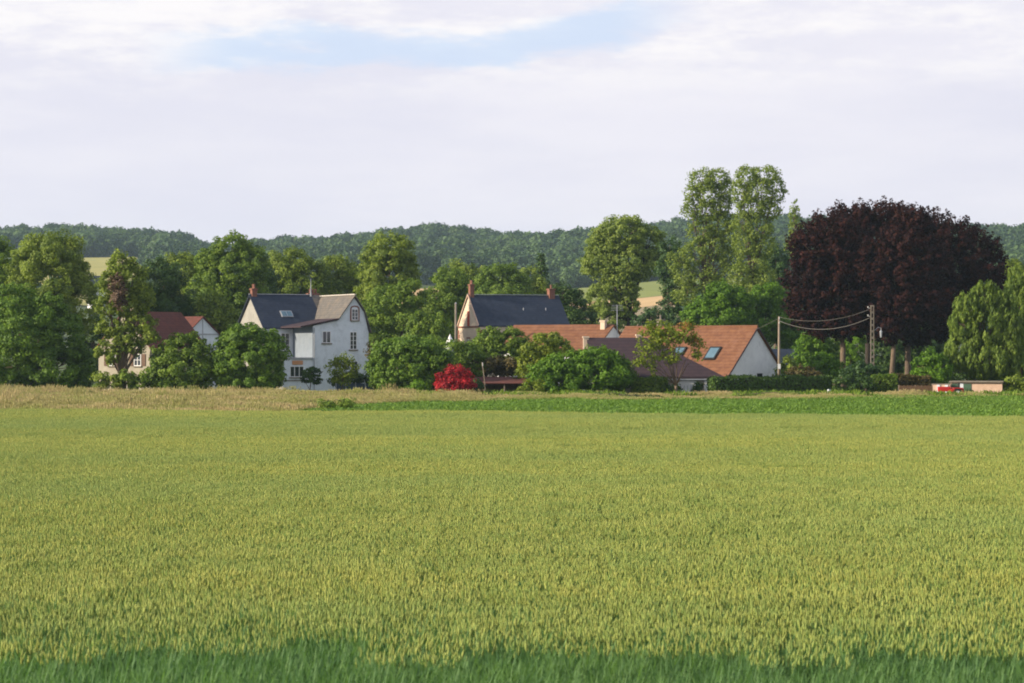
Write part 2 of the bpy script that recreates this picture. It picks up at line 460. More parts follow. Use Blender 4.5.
class QB:
    """numpy quad builder for plant patches"""
    def __init__(s): s.V = []; s.F = []; s.T = []; s.M = []; s.n = 0
    def add(s, V, F_, T, mi):
        s.V.append(V); s.F.append(F_ + s.n); s.T.append(T); s.M.append(np.full(len(F_), mi)); s.n += len(V)
    def done(s): return np.concatenate(s.V), np.concatenate(s.F), np.concatenate(s.T), np.concatenate(s.M)
    def ribbons(s, base, dirs, length, width, droop, tint, mi, seg=3, side=None):
        """base (n,3), dirs (n,3) unit start direction, bends down by droop"""
        n = len(base)
        h = dirs.copy(); h[:, 2] = 0; hn = np.linalg.norm(h, axis=1, keepdims=True) + 1e-6; h = h / hn
        sd = np.stack([-h[:, 1], h[:, 0], np.zeros(n)], 1) if side is None else side
        rows = []
        for k in range(seg + 1):
            t = k / seg
            p = base + dirs * (length * t)[:, None] + np.array([0, 0, -1.]) * (droop * length * t * t)[:, None] + h * (droop * length * t * t * .5)[:, None]
            w = (width * (1.0 - .92 * t ** 1.7) * (.55 + .45 * min(1, t * 4)))[:, None] * .5
            rows.append(p - sd * w); rows.append(p + sd * w)
        V = np.stack(rows, 1).reshape(-1, 3); m = 2 * (seg + 1)
        f = np.array([[2 * k, 2 * k + 1, 2 * k + 3, 2 * k + 2] for k in range(seg)])
        Fq = (np.arange(n)[:, None, None] * m + f[None]).reshape(-1, 4)
        s.add(V, Fq, np.repeat(tint, m), mi)
    def spindles(s, base, axis, length, rad, tint, mi, prof=((0, .35), (.3, 1), (.7, .9), (1, .15)), sides=4):
        n = len(base)
        a = np.tile(np.array([1., 0, 0]), (n, 1)); x = np.cross(axis, a); x /= np.linalg.norm(x, axis=1, keepdims=True); y = np.cross(axis, x)
        rows = []
        for t, w in prof:
            for k in range(sides):
                an = 2 * math.pi * k / sides
                rows.append(base + axis * (length * t)[:, None] + (x * math.cos(an) + y * math.sin(an)) * (rad * w)[:, None])
        V = np.stack(rows, 1).reshape(-1, 3); m = len(prof) * sides
        f = []
        for i in range(len(prof) - 1):
            for k in range(sides):
                k2 = (k + 1) % sides; f.append([i * sides + k, i * sides + k2, (i + 1) * sides + k2, (i + 1) * sides + k])
        f = np.array(f); Fq = (np.arange(n)[:, None, None] * m + f[None]).reshape(-1, 4)
        s.add(V, Fq, np.repeat(tint, m), mi)

# ================================================================== SETTING
def ground_sheet():
    rows = np.concatenate([np.arange(-60, 236, 12), np.arange(236, 250, 2), np.arange(250, 420, 15), np.arange(420, 2400, 25), np.arange(2400, 7001, 230)]).astype(float)
    nc = 161
    V = []
    for d in rows:
        x = np.linspace(-1, 1, nc) * (260 + 0.75 * max(d, 0))
        V.append(np.stack([x, np.full(nc, d), ground_z(x, np.full(nc, d))], 1))
    V = np.concatenate(V); nr = len(rows)
    i = np.arange(nr - 1)[:, None] * nc + np.arange(nc - 1)[None]
    Fq = np.stack([i, i + 1, i + nc + 1, i + nc], -1).reshape(-1, 4)
    m = surf('meadow_ground', (.085, .115, .030), (.050, .078, .022), .08, .95)
    o = link('ground', quad_mesh('ground', V, Fq, [m], smooth=True))
    tag(o, 'green meadow ground rising towards the wooded hills', 'ground', kind='structure')
ground_sheet()

def drape(name, label, xa0, xa1, d0, d1, mat, lift, angular=True, nx=60, nd=30, edge0=None, edge1=None):
    V = []
    for j in range(nd):
        t = j / (nd - 1)
        for i in range(nx):
            u = i / (nx - 1)
            e0 = edge0(u) if edge0 else d0; e1 = edge1(u) if edge1 else d1
            d = e0 + (e1 - e0) * t
            x = W(xa0 + (xa1 - xa0) * u, d) if angular else xa0 + (xa1 - xa0) * u
            V.append((x, d, gz(x, d) + lift))
    V = np.array(V)
    i = np.arange(nd - 1)[:, None] * nx + np.arange(nx - 1)[None]
    Fq = np.stack([i, i + 1, i + nx + 1, i + nx], -1).reshape(-1, 4)
    o = link(name, quad_mesh(name, V, Fq, [mat], smooth=True))
    tag(o, label, 'field', kind='structure')
    return o

def wheat_edge(x):                       # the far border of the wheat, slightly askew
    return 138.0 - 0.30 * x * (1 if True else 0)

stubble = surf('ripe_stubble', (.56, .38, .18), (.46, .31, .14), .05, .95)
grassy = surf('hill_pasture', (.22, .25, .045), (.17, .20, .038), .04, .95)
fallow = surf('brown_fallow', (.30, .23, .13), (.22, .18, .09), .04, .95)
drape('ripe_hill_field', 'pale ripe field strip on the slope between the trees', 515, 720, 1010, 1120, stubble, .5)
drape('green_hill_field', 'green strip of pasture above the pale field on the slope', 480, 760, 1122, 1330, grassy, .5)
drape('fallow_hill_field', 'brown field below the pale strip on the slope', 560, 720, 760, 1008, fallow, .5)
drape('yellow_hill_field', 'yellowish field on the slope behind the left trees', 30, 330, 1040, 1690, surf('yellow_crop', (.42, .36, .10), (.28, .28, .08), .03, .95), .5)
drape('buff_hill_field', 'small buff field patch beyond the middle trees', 380, 470, 1060, 1300, stubble, .5)
drape('soil', 'bare soil under the wheat', -80, 80, 8, 139, M['soil'], .006, angular=False)

# ---- wheat
def wheat_patch(seed, n=300, green=0.0):
    r = np.random.default_rng(seed); q = QB()
    base = np.stack([r.uniform(-.56, .56, n), r.uniform(-.56, .56, n), np.zeros(n)], 1)
    h = r.normal(.72, .035, n)
    lean = np.stack([r.normal(.02, .05, n), r.normal(0, .05, n), np.ones(n)], 1); lean /= np.linalg.norm(lean, axis=1, keepdims=True)
    side = unit(n, r); side[:, 2] = 0; side /= np.linalg.norm(side, axis=1, keepdims=True)
    t = r.uniform(0, 1, n)
    q.ribbons(base + lean * .25, lean, h - .25, np.full(n, .007), np.zeros(n), .5 * t, 1, 2, side)
    top = base + lean * h[:, None]
    ax = lean + np.stack([r.normal(.10, .16, n), r.normal(0, .16, n), np.zeros(n)], 1); ax /= np.linalg.norm(ax, axis=1, keepdims=True)
    q.spindles(top, ax, r.uniform(.075, .11, n), r.uniform(.0075, .0105, n), np.clip(t + r.uniform(-.15, .15, n), 0, 1), 0)
    if green:                                  # not yet in ear: only tall blades
        q = QB()
        q.ribbons(base + lean * .25, lean, h - .25, np.full(n, .007), np.zeros(n), .5 * t, 1, 2, side)
        e = r.random(n) > green
        if e.any(): q.spindles(top[e], ax[e], r.uniform(.075, .11, e.sum()), r.uniform(.0075, .0105, e.sum()), t[e], 0)
        m = n; z = r.uniform(.55, .9, m) * h; an = r.uniform(0, 6.283, m)
        dv = np.stack([np.cos(an), np.sin(an), r.uniform(2.5, 6, m)], 1); dv /= np.linalg.norm(dv, axis=1, keepdims=True)
        q.ribbons(base + lean * z[:, None], dv, r.uniform(.2, .34, m), np.full(m, .016), r.uniform(.05, .3, m), r.uniform(.3, 1, m), 1, 3)
    for k in range(3):
        m = n
        z = r.uniform(.38, .95, m) * h
        an = r.uniform(0, 6.283, m); up = r.uniform(1.2, 3.6, m)
        dv = np.stack([np.cos(an), np.sin(an), up], 1); dv /= np.linalg.norm(dv, axis=1, keepdims=True)
        q.ribbons(base + lean * z[:, None], dv, r.uniform(.14, .24, m), np.full(m, .013), r.uniform(.1, .6, m), r.uniform(0, 1, m), 1, 3)
    return q.done()
ear = leafmat('wheat_ear', (.220, .295, .062), (.385, .39, .090), .12, objrand=.5, worldnoise=.6, noise_scale=.06, alt=(.20, .29, .080))
wleaf = leafmat('wheat_leaf', (.065, .165, .068), (.16, .285, .095), .35, objrand=.4, worldnoise=.5, noise_scale=.06, alt=(.09, .17, .05))
def wheat():
    P = []
    for d in np.arange(14.0, 151.0, 1.0):
        hw = .235 * d + 8
        xs = np.arange(-math.ceil(hw), hw + 1, 1.0)
        e = wheat_edge(xs)
        for x in xs[(d < e)]: P.append((x, d, 0))
    P = np.array(P, float); n = len(P)
    P[:, :2] += RNG.uniform(-.12, .12, (n, 2)); P[:, 2] = ground_z(P[:, 0], P[:, 1])
    x, d = P[:, 0], P[:, 1]
    hz = 1.0 + .035 * np.sin(x * .35 + d * .11) + .03 * np.sin(d * .23 - x * .08 + 1) + RNG.normal(0, .02, n)
    hz -= .10 * np.exp(-((d - 104 - 6 * np.sin(x * .07)) / 4.0) ** 2)
    scl = np.stack([np.ones(n), np.ones(n), hz], 1)
    scatter('wheat', [ear, wleaf], [wheat_patch(s) for s in (1, 2, 3, 4, 5)] + [wheat_patch(s, green=1.0) for s in (6, 7)] + [wheat_patch(s, green=.5) for s in (8, 9)], P, RNG.integers(0, 4, n) * math.pi / 2, scl, np.where(d + RNG.normal(0, .45, n) < 27.3, RNG.integers(5, 7, n), np.where(d + RNG.normal(0, 1.7, n) < 30.2, RNG.integers(7, 9, n), RNG.integers(0, 5, n))),
            'unripe yellow green wheat filling the wide foreground field')
wheat()

# ---- green leafy crop behind the wheat
def beet_patch(seed, n=26):
    r = np.random.default_rng(seed); q = QB()
    for j in range(n):
        c = np.array([r.uniform(-.5, .5), r.uniform(-.5, .5), 0]); m = 9
        an = r.uniform(0, 6.283, m); dv = np.stack([np.cos(an), np.sin(an), r.uniform(.7, 2.4, m)], 1); dv /= np.linalg.norm(dv, axis=1, keepdims=True)
        q.ribbons(np.tile(c, (m, 1)), dv, r.uniform(.22, .46, m), r.uniform(.09, .15, m), r.uniform(.2, .7, m), r.uniform(0, 1, m), 0, 3)
    return q.done()
beetm = leafmat('beet_leaf', (.090, .18, .028), (.21, .32, .050), .25, objrand=.3, worldnoise=.4, noise_scale=.05, alt=(.14, .27, .035))
def strip_front(x): return wheat_edge(x) + 3.5
def beet_left(d): return W(250 + 90 * math.sin(d * .08), d)
def beets():
    P = []
    for x in np.arange(-40, 66, 1.0):
        for d in np.arange(strip_front(x), 214 + 5 * math.sin(x * .06) + (18 if x > 22 else 0) * min(1, max(0, (x - 22) / 8)), 1.0):
            if abs(x) < .24 * d + 8 and x > W(300, d) and d < 176 + np.interp(x, [-20, -12, 0], [0, 24, 60]): P.append((x, d, 0))
    P = np.array(P, float); n = len(P); P[:, :2] += RNG.uniform(-.2, .2, (n, 2)); P[:, 2] = ground_z(P[:, 0], P[:, 1])
    s = RNG.uniform(.8, 1.25, n)
    scatter('leafy_crop', [beetm], [beet_patch(s_) for s_ in (21, 22, 23)], P, RNG.uniform(0, 6.28, n), np.stack([s, s, s], 1), RNG.integers(0, 3, n),
            'low bright green leafy crop in a strip behind the wheat')
beets()

# ---- dry tall grass verge
def dry_patch(seed, n=110, green=.25):
    r = np.random.default_rng(seed); q = QB()
    base = np.stack([r.normal(0, .38, n), r.normal(0, .38, n), np.zeros(n)], 1)
    an = r.uniform(0, 6.283, n); up = r.uniform(2.2, 7, n)
    dv = np.stack([np.cos(an), np.sin(an), up], 1); dv /= np.linalg.norm(dv, axis=1, keepdims=True)
    h = r.uniform(.32, .74, n)
    t = r.uniform(0, 1, n)
    mi = 0
    q.ribbons(base, dv, h, np.full(n, .022), r.uniform(0, .12, n), t, 0, 3)
    k = n // 2
    q.spindles(base[:k] + dv[:k] * h[:k, None] * .9, dv[:k], r.uniform(.12, .24, k), r.uniform(.016, .032, k), np.clip(t[:k] + .2, 0, 1), 0)
    g = int(n * .8)
    b2 = np.stack([r.normal(0, .4, g), r.normal(0, .4, g), np.zeros(g)], 1)
    an = r.uniform(0, 6.283, g); dv = np.stack([np.cos(an), np.sin(an), r.uniform(1, 4, g)], 1); dv /= np.linalg.norm(dv, axis=1, keepdims=True)
    q.ribbons(b2, dv, r.uniform(.25, .6, g), np.full(g, .035), r.uniform(.1, .4, g), r.uniform(0, 1, g), 1, 3)
    return q.done()
drym = leafmat('dry_grass', (.27, .22, .085), (.52, .42, .21), .2, objrand=.9, worldnoise=.8, noise_scale=.2, alt=(.25, .30, .06))
grm = leafmat('verge_green', (.10, .17, .025), (.22, .29, .045), .3, objrand=.4)
def dry():
    P, S = [], []
    for x in np.arange(-70, 70, .8):
        for d in np.arange(150, 244, .8):
            if abs(x) > .24 * d + 8: continue
            a = x / d * F + 512
            front = np.interp(a, [-50, 240, 330, 420, 520, 760, 860, 1000, 1080], [146, 148, 186, 199, 209, 212, 216, 226, 228]) + 2 * math.sin(x * .5)
            front = max(front, wheat_edge(x) + 1.0)
            if d < front: continue
            s = 1.0 + .18 * math.sin(x * .31 + d * .2) + .12 * math.sin(x * 1.1 - d * .3)
            s *= np.interp(a, [0, 380, 470, 620, 1024], [.86, .64, .36, .30, .32])
            if a > 380: s *= 1 + max(0, .9 * math.sin(x * .55 + 1) * math.sin(d * .3 + x * .2))
            if RNG.random() > .80: s *= .5
            elif RNG.random() > .93: s *= 1.45
            P.append((x, d, 0)); S.append(s)
    P = np.array(P, float); n = len(P); P[:, :2] += RNG.uniform(-.3, .3, (n, 2)); P[:, 2] = ground_z(P[:, 0], P[:, 1])
    s = np.array(S) * RNG.uniform(.85, 1.12, n)
    scatter('dry_grass', [drym, grm], [dry_patch(s_) for s_ in (31, 32, 33, 34)], P, RNG.uniform(0, 6.28, n), np.stack([np.ones(n), np.ones(n), s], 1), RNG.integers(0, 4, n),
            'tall dry buff grass verge in front of the village')
dry()

# ---- lawn and weeds in the village
def weed_patch(seed):
    r = np.random.default_rng(seed); q = QB(); n = 60
    b = np.stack([r.uniform(-.8, .8, n), r.uniform(-.8, .8, n), np.zeros(n)], 1)
    an = r.uniform(0, 6.283, n); dv = np.stack([np.cos(an), np.sin(an), r.uniform(.8, 3, n)], 1); dv /= np.linalg.norm(dv, axis=1, keepdims=True)
    q.ribbons(b, dv, r.uniform(.3, .7, n), np.full(n, .12), r.uniform(.1, .5, n), r.uniform(0, 1, n), 0, 3)
    return q.done()
def weeds():
    n = 4400
    d = np.where(np.arange(n) < 2800, RNG.uniform(246, 330, n), RNG.uniform(226, 245, n)); x = RNG.uniform(-1, 1, n) * (.23 * d + 4)
    bad = (d < 245) & ((x < -14) | (np.sin(x * .8 + 2) + np.sin(x * .31) < -.1)); d[bad] = 250 + RNG.uniform(0, 60, bad.sum())
    P = np.stack([x, d, ground_z(x, d)], 1); s = RNG.uniform(.6, 1.3, n) * np.where(d < 245, 1.15, 1)
    scatter('garden_weeds', [LEAF['mid']], [weed_patch(s_) for s_ in (41, 42)], P, RNG.uniform(0, 6.28, n), np.stack([s, s, s], 1), RNG.integers(0, 2, n),
            'low green growth between the village gardens')
weeds()

# ---- distant wood on the hills
def crown_variant(seed, n_l=5):
    r = np.random.default_rng(seed)
    L = []
    for k in range(n_l):
        a = r.uniform(0, 6.28); q = r.uniform(0, 3.4) if k else 0
        L.append((np.array([q * math.cos(a), q * math.sin(a), 7.5 + r.uniform(-2, 2) + (1.5 if k == 0 else 0)]), np.array([1, 1, .95]) * r.uniform(2.8, 4.4)))
    V, Fq, T = make_leaves(L, 1.15, .62, r, .34, 'round', .6)
    q = QB(); q.add(V, Fq, T, 0)
    b = np.zeros((1, 3)); q.spindles(b, np.array([[0, 0, 1.]]), np.array([6.5]), np.array([.35]), np.array([0.]), 0, ((0, 1), (1, .8)), 6)
    return q.done()
woodm = leafmat('woodland_leaf', (.018, .050, .018), (.100, .170, .045), .15, objrand=1.2, worldnoise=.5, noise_scale=.015, alt=(.035, .070, .024))
def woods():
    P, S = [], []
    d = 1345.0
    while d < 2140:
        sp = 9.4 + (d - 1345) * .002
        x = -(.215 * d + 90)
        while x < .215 * d + 90:
            xx = x + RNG.uniform(-3, 3); dd = d + RNG.uniform(-3, 3)
            if dd < 1700 and -150 < xx / dd * F + 512 < 150: x += sp; continue
            P.append((xx, dd, 0)); S.append(RNG.uniform(.7, 1.35) * (1 + .12 * math.sin(xx / 40) * math.sin(dd / 55)))
            x += sp
        d += sp
    # hedgerow trees on the slopes
    for k in range(420):
        row = RNG.integers(0, 4); dd = (1334, 1128, 930, 720)[row] + RNG.uniform(-6, 6)
        a = RNG.uniform(-40, 1064)
        if row == 0 and a < 150: continue
        if row in (1,) and (520 < a < 700 or 380 < a < 460 or 50 < a < 140): continue
        if row == 2 and (560 < a < 700 or 60 < a < 130 or 385<a<440): continue
        if row == 3 and (560 < a < 690 or 60 < a < 130): continue
        P.append((W(a, dd), dd, 0)); S.append(RNG.uniform(.55, 1.0))
    P = np.array(P, float); n = len(P); P[:, 2] = ground_z(P[:, 0], P[:, 1]) - .5
    s = np.array(S); sx = s * RNG.uniform(.9, 1.15, n)
    o = scatter('distant_woodland', [woodm], [crown_variant(s_) for s_ in (51, 52, 53, 54, 55)], P, RNG.uniform(0, 6.28, n), np.stack([sx, sx, s], 1), RNG.integers(0, 5, n),
            'dense wood covering the hills along the horizon')
    print('wood crowns', n)
woods()

# ================================================================== BUILDINGS
def house(name, label, cat, near_px, d, theta_deg, z_base=None):
    x = W(near_px, d); z0 = gz(x, d) if z_base is None else z_base
    return empty(name, (x, d, z0), math.radians(theta_deg), label, cat)

def gable_house(root, L, Wd, he, hr, wall, roof, over=.25, t=.16, hip_right=0.0, gut=True):
    """long axis +x, front eave at y=0, back eave at y=Wd"""
    mb = MB()
    prof = [(0, 0, 0), (0, Wd, 0), (0, Wd, he), (0, Wd / 2, hr - .06), (0, 0, he)]
    if hip_right:
        mb.prism([(0, 0, 0), (0, Wd, 0), (0, Wd, he), (0, 0, he)], (L, 0, 0))
        mb.prism([(0, 0, he - .01), (0, Wd, he - .01), (0, Wd / 2, hr - .06)], (.3, 0, 0))
    else:
        mb.prism(prof, (L, 0, 0))
    w = mb.build('wall', wall, root)
    sl = (hr - he) / (Wd / 2)
    oz = over * sl
    mb = MB(); u = .03
    if hip_right:
        R = L - hip_right
        A = (-over, -over, he - oz + t + u); B = (L + over, -over, he - oz + t + u); C = (R, Wd / 2, hr + t + u); D = (-over, Wd / 2, hr + t + u)
        A2 = (-over, Wd + over, he - oz + t + u); B2 = (L + over, Wd + over, he - oz + t + u)
        lo = lambda p: (p[0], p[1], p[2] - t)
        vs = [A, B, C, D, A2, B2] + [lo(p) for p in (A, B, C, D, A2, B2)]
        mb.add(vs, [(0, 1, 2, 3), (3, 2, 5, 4), (1, 5, 2), (6, 9, 8, 7), (9, 10, 11, 8), (7, 8, 11), (0, 6, 7, 1), (1, 7, 11, 5), (5, 11, 10, 4), (0, 3, 9, 6), (3, 4, 10, 9)])
    else:
        A = (-over, -over, he - oz + u); B = (L + over, -over, he - oz + u); C = (L + over, Wd / 2, hr + u); D = (-over, Wd / 2, hr + u)
        A2 = (-over, Wd + over, he - oz + u); B2 = (L + over, Wd + over, he - oz + u)
        up = lambda p: (p[0], p[1], p[2] + t)
        vs = [A, B, C, D, A2, B2] + [up(p) for p in (A, B, C, D, A2, B2)]
        mb.add(vs, [(6, 7, 8, 9), (9, 8, 11, 10), (0, 3, 2, 1), (3, 4, 5, 2), (0, 1, 7, 6), (5, 4, 10, 11), (0, 6, 9, 3), (3, 9, 10, 4), (1, 2, 8, 7), (2, 5, 11, 8)])
    r = mb.build('roof', roof, root)
    return w, r

def chimney(parent, x, y, z0, z1, sx=.55, sy=.55, pots=2, mat='brick', axis='x'):
    mb = MB().box(x - sx / 2, x + sx / 2, y - sy / 2, y + sy / 2, z0, z1).box(x - sx / 2 - .07, x + sx / 2 + .07, y - sy / 2 - .07, y + sy / 2 + .07, z1 + .002, z1 + .16)
    c = mb.build('chimney', M[mat], parent)
    for i in range(pots):
        o = (i - (pots - 1) / 2) * .32
        cx, cy = (x + o, y) if axis == 'x' else (x, y + o)
        MB().tube([(cx, cy, z1 + .16), (cx, cy, z1 + .30), (cx, cy, z1 + .62)], [.13, .10, .12], 10).build('chimney_pot', M['brick' if mat == 'brick' else 'concrete'], c, smooth=False)
    return c

def window(parent, face, p, w, h, bars=(2, 3), frame='white_paint', sill=True, pane='glass', proud=.05, surround=None, arch=False):
    """face: 'front' (wall plane y=p[1]), 'left' (wall plane x=p[0]) or 'right'; p = centre bottom"""
    def bx(mb, u0, u1, n0, n1, z0, z1):
        if face == 'front': mb.box(p[0] + u0, p[0] + u1, p[1] - n1, p[1] - n0, p[2] + z0, p[2] + z1)
        elif face == 'left': mb.box(p[0] - n1, p[0] - n0, p[1] + u0, p[1] + u1, p[2] + z0, p[2] + z1)
        else: mb.box(p[0] + n0, p[0] + n1, p[1] + u0, p[1] + u1, p[2] + z0, p[2] + z1)
    fw = .07
    mb = MB()
    bx(mb, -w / 2, -w / 2 + fw, 0, proud, 0, h); bx(mb, w / 2 - fw, w / 2, 0, proud, 0, h)
    bx(mb, -w / 2 + fw, w / 2 - fw, 0, proud, 0, fw); bx(mb, -w / 2 + fw, w / 2 - fw, 0, proud, h - fw, h)
    for i in range(1, bars[0]):
        u = -w / 2 + w * i / bars[0]; bx(mb, u - .035, u + .035, .012, proud - .003, fw, h - fw)
    for i in range(1, bars[1]):
        z = h * i / bars[1]; bx(mb, -w / 2 + fw, w / 2 - fw, .012, proud - .010, z - .02, z + .02)
    win = mb.build('window', M[frame], parent)
    mb = MB(); bx(mb, -w / 2 + fw, w / 2 - fw, .002, .014, fw, h - fw); mb.build('pane', M[pane], win)
    if sill:
        mb = MB(); bx(mb, -w / 2 - .1, w / 2 + .1, .0, proud + .10, -.12, -.003); mb.build('sill', M['concrete'], win)
    if surround:
        mb = MB(); s = .16
        bx(mb, -w / 2 - s, -w / 2 - .003, 0, .04, -.1, h + .002); bx(mb, w / 2 + .003, w / 2 + s, 0, .04, -.1, h + .002)
        if arch:
            n = 8; pts = []
            R0, R1 = w / 2 + .003, w / 2 + s
            for k in range(n):
                a0, a1 = math.pi * k / n, math.pi * (k + 1) / n
                q = [(R0 * math.cos(a0), R0 * .55 * math.sin(a0)), (R1 * math.cos(a0), R1 * .65 * math.sin(a0)), (R1 * math.cos(a1), R1 * .65 * math.sin(a1)), (R0 * math.cos(a1), R0 * .55 * math.sin(a1))]
                if face == 'front': mb.prism([(p[0] + u, p[1] - .04, p[2] + h + z + .004) for u, z in q], (0, .038, 0))
        else: bx(mb, -w / 2 - s, w / 2 + s, 0, .04, h + .004, h + .2)
        mb.build('surround', M[surround], win)
    return win

# ---- white house with the cross-gabled wing
def white_house():
    # front-left corner of the wing at column 313
    d = 264.0; th = 27.0
    r = house('white_house', 'tall white two storey house with navy slate roof and skylight', 'house', 313, d, th)
    z0 = r.location.z; k = d / F; c, s = math.cos(math.radians(th)), math.sin(math.radians(th))
    zz = lambda py, dd=d: Z(py, dd) - z0
    depth = 5.4                                   # wing projects this far
    ww = (367 - 313) * k / c                      # wing width
    fx = lambda px: (px - 313) * k / c            # picture column on the wing front -> local x
    # main block: front wall at y=depth; left corner at column 266
    dm = d + depth * c
    xl = ((266 - 512) * dm / F - r.location.x + depth * s) / c
    Wm = 7.6; he = zz(327, dm); hr = zz(295.5, dm)
    Lm = fx(352) - xl
    prof = [(0, depth, 0), (0, depth + Wm, 0), (0, depth + Wm, he), (0, depth + Wm / 2, hr - .08), (0, depth, he)]
    mb = MB().prism([(xl, p[1], p[2]) for p in prof], (Lm, 0, 0))
    # wing front outline
    e1 = zz(325); e2 = zz(319.5); ap = zz(296.0); rt = zz(311); re = zz(331)
    out = [(0, 0), (ww, 0), (ww, re - .1), (fx(362.5), rt - .1), (fx(353), ap - .12), (fx(337), e2 - .08), (0, e1 - .08)]
    mb.prism([(x, 0, z) for x, z in out], (0, depth + Wm / 2, 0))
    wall = mb.build('wall', M['white_wall'], r)
    # downpipe and corner boards
    MB().tube([(.12, -.06, .2), (.12, -.06, e1 - .3)], .05, 8).build('downpipe', M['zinc'], r)
    # one storey annex in the corner
    ax0 = fx(284)
    ah = zz(357.5)
    MB().box(ax0, -.02, .0, depth - .02, 0, ah - .16).build('annex', M['white_wall'], r)
    MB().box(ax0 - .03, ax0 - .003, .02, depth - .02, 0, ah - .2).build('annex_side', M['sunlit_wall_dark'], r)  # thin added skin, its darker colour dims the sunlit annex side
    MB().prism([(xl - .03, depth + .02, 0), (xl - .03, depth + Wm - .02, 0), (xl - .03, depth + Wm - .02, he - .05), (xl - .03, depth + Wm / 2, hr - .15), (xl - .03, depth + .02, he - .05)], (.027, 0, 0)).build('gable_wall', M['sunlit_wall_dark'], r)  # thin added skin, its darker colour dims the sunlit gable
    MB().box(ax0 - .15, -.021, -.15, depth - .03, ah - .158, ah).build('annex_roof', M['zinc'], r)
    MB().box(ax0, -.03, -.08, -.003, zz(381), zz(380)).build('string_course', M['concrete'], r)
    # roofs
    t = .14; ov = .28; sl = (hr - he) / (Wm / 2)
    mb = MB()
    A = (xl - ov, depth - ov, he - ov * sl + .03); D = (xl - ov, depth + Wm / 2, hr + .03); A2 = (xl - ov, depth + Wm + ov, he - ov * sl + .03)
    ln = Lm + ov; ln0 = fx(319) - xl + ov + 2.9
    mb.prism([A, D, A2, (A2[0], A2[1], A2[2] + t), (D[0], D[1], D[2] + t), (A[0], A[1], A[2] + t)], (ln0, 0, 0))
    roof = mb.build('roof', M['slate'], r)
    # wing roof pieces (outline extruded backwards)
    o2 = [(-1.5, zz(327.6)), (fx(337), e2), (fx(353), ap), (fx(362.5), rt), (ww + .22, re - .15)]
    lowp = [(x, 0, z) for x, z in o2]
    upp = [(x, 0, z + t * (1.25 if i in (2,) else 1)) for i, (x, z) in enumerate(o2)]
    mb = MB()
    low_roof = MB()
    for i in range(4):
        a, b = lowp[i], lowp[i + 1]; a2, b2 = upp[i], upp[i + 1]
        y0 = -.3; y1 = depth + Wm / 2 if i else depth
        (mb if i else low_roof).prism([(a[0], y0, a[2]), (b[0], y0, b[2]), (b2[0], y0, b2[2]), (a2[0], y0, a2[2])], (0, y1 - y0, 0))
    wr = mb.build('wing_roof', M['slate_grey'], r)
    low_roof.build('lean_to_roof', M['plum_tile'], r)
    wr['label'] = 'weathered grey tan slate roof of the cross gable'
    MB().box(fx(353) - .10, fx(353) + .10, -.32, depth + Wm / 2, ap + t + .03, ap + t + .13).build('ridge_cap', M['ridge_white'], wr)
    MB().box(xl - ov, fx(319) + 2.9, depth + Wm / 2 - .1, depth + Wm / 2 + .1, hr + t + .02, hr + t + .10).build('ridge_cap', M['zinc'], roof)
    # finial / verge flashing
    fxx = fx(319) + 2.75
    mb = MB().tube([(fxx, depth + Wm / 2 - .3, hr), (fxx, depth + Wm / 2 - .3, hr + 1.0), (fxx, depth + Wm / 2 - .3, hr + 1.9)], [.09, .05, .02], 6)
    mb.build('finial', M['zinc'], roof)
    # skylight on front slope
    def slope(x, f):  # point on slope, f from eave 0 to ridge 1
        return Vector((x, depth + f * Wm / 2, he + f * (hr - he) + t + .04))
    cx = xl + (285 - 268) * dm / F / c
    cx += 1.0
    a, b, c_, d_ = slope(cx - .65, .26), slope(cx + .65, .26), slope(cx + .65, .45), slope(cx - .65, .45)
    n = Vector((0, -(hr - he), Wm / 2)).normalized()
    sk = MB().prism([a, b, c_, d_], n * .10).build('skylight', M['zinc'], roof)
    ins = lambda f0, f1, x0, x1: [slope(cx + x0, f0) + n * .101, slope(cx + x1, f0) + n * .101, slope(cx + x1, f1) + n * .101, slope(cx + x0, f1) + n * .101]
    MB().prism(ins(.28, .43, -.55, -.04), n * .01).build('pane', M['skyglass'], sk)
    MB().prism(ins(.28, .43, .04, .55), n * .01).build('pane', M['skyglass'], sk)
    # chimneys
    chimney(roof, xl + .25, depth + Wm / 2, hr - 1.4, zz(289.5, dm), .55, .6, 2, axis='y')
    chimney(wr, fx(348), depth + Wm / 2 + .6, hr - 1.2, zz(294.5, dm + 4), 1.2, .5, 3)
    p3 = [(A[0] + ln0, A[1], A[2]), (D[0] + ln0, D[1], D[2]), (D[0] + ln0, D[1], D[2] + t), (A[0] + ln0, A[1], A[2] + t)]
    MB().prism(p3, (ln - ln0, 0, 0)).build('roof_extension', M['slate_grey'], roof)
    # windows
    window(r, 'front', (fx(353.5), 0, zz(320)), .75, zz(308.5) - zz(320), (2, 3), 'white_paint', surround='brick', arch=True)
    window(r, 'front', (fx(352), 0, zz(349.5)), .8, zz(331.5) - zz(349.5), (2, 4))
    window(r, 'front', (fx(326), 0, zz(343)), .95, zz(331) - zz(343), (2, 1))
    window(r, 'front', (fx(353), 0, zz(374)), .8, zz(361) - zz(374), (2, 3))
    xm = xl + (285.5 - 266) * dm / F / c
    window(r, 'front', (xm, depth, zz(351, dm)), 1.0, zz(333, dm) - zz(351, dm), (2, 3))
    window(r, 'front', (fx(297.5), 0, zz(377)), 1.55, zz(366) - zz(377), (3, 1))
    bl = MB().box(fx(293), fx(303), -.10, -.003, zz(364.6), zz(360.6)).build('blind', M['blind'], r)
    MB().box(-.045, -.003, -.02, depth - .01, ah + .02, zz(326.5)).build('sunlit_side_skin', M['panel'], r)  # added sheet over the white side wall, darkened against the sun on it
    return r
white_house()

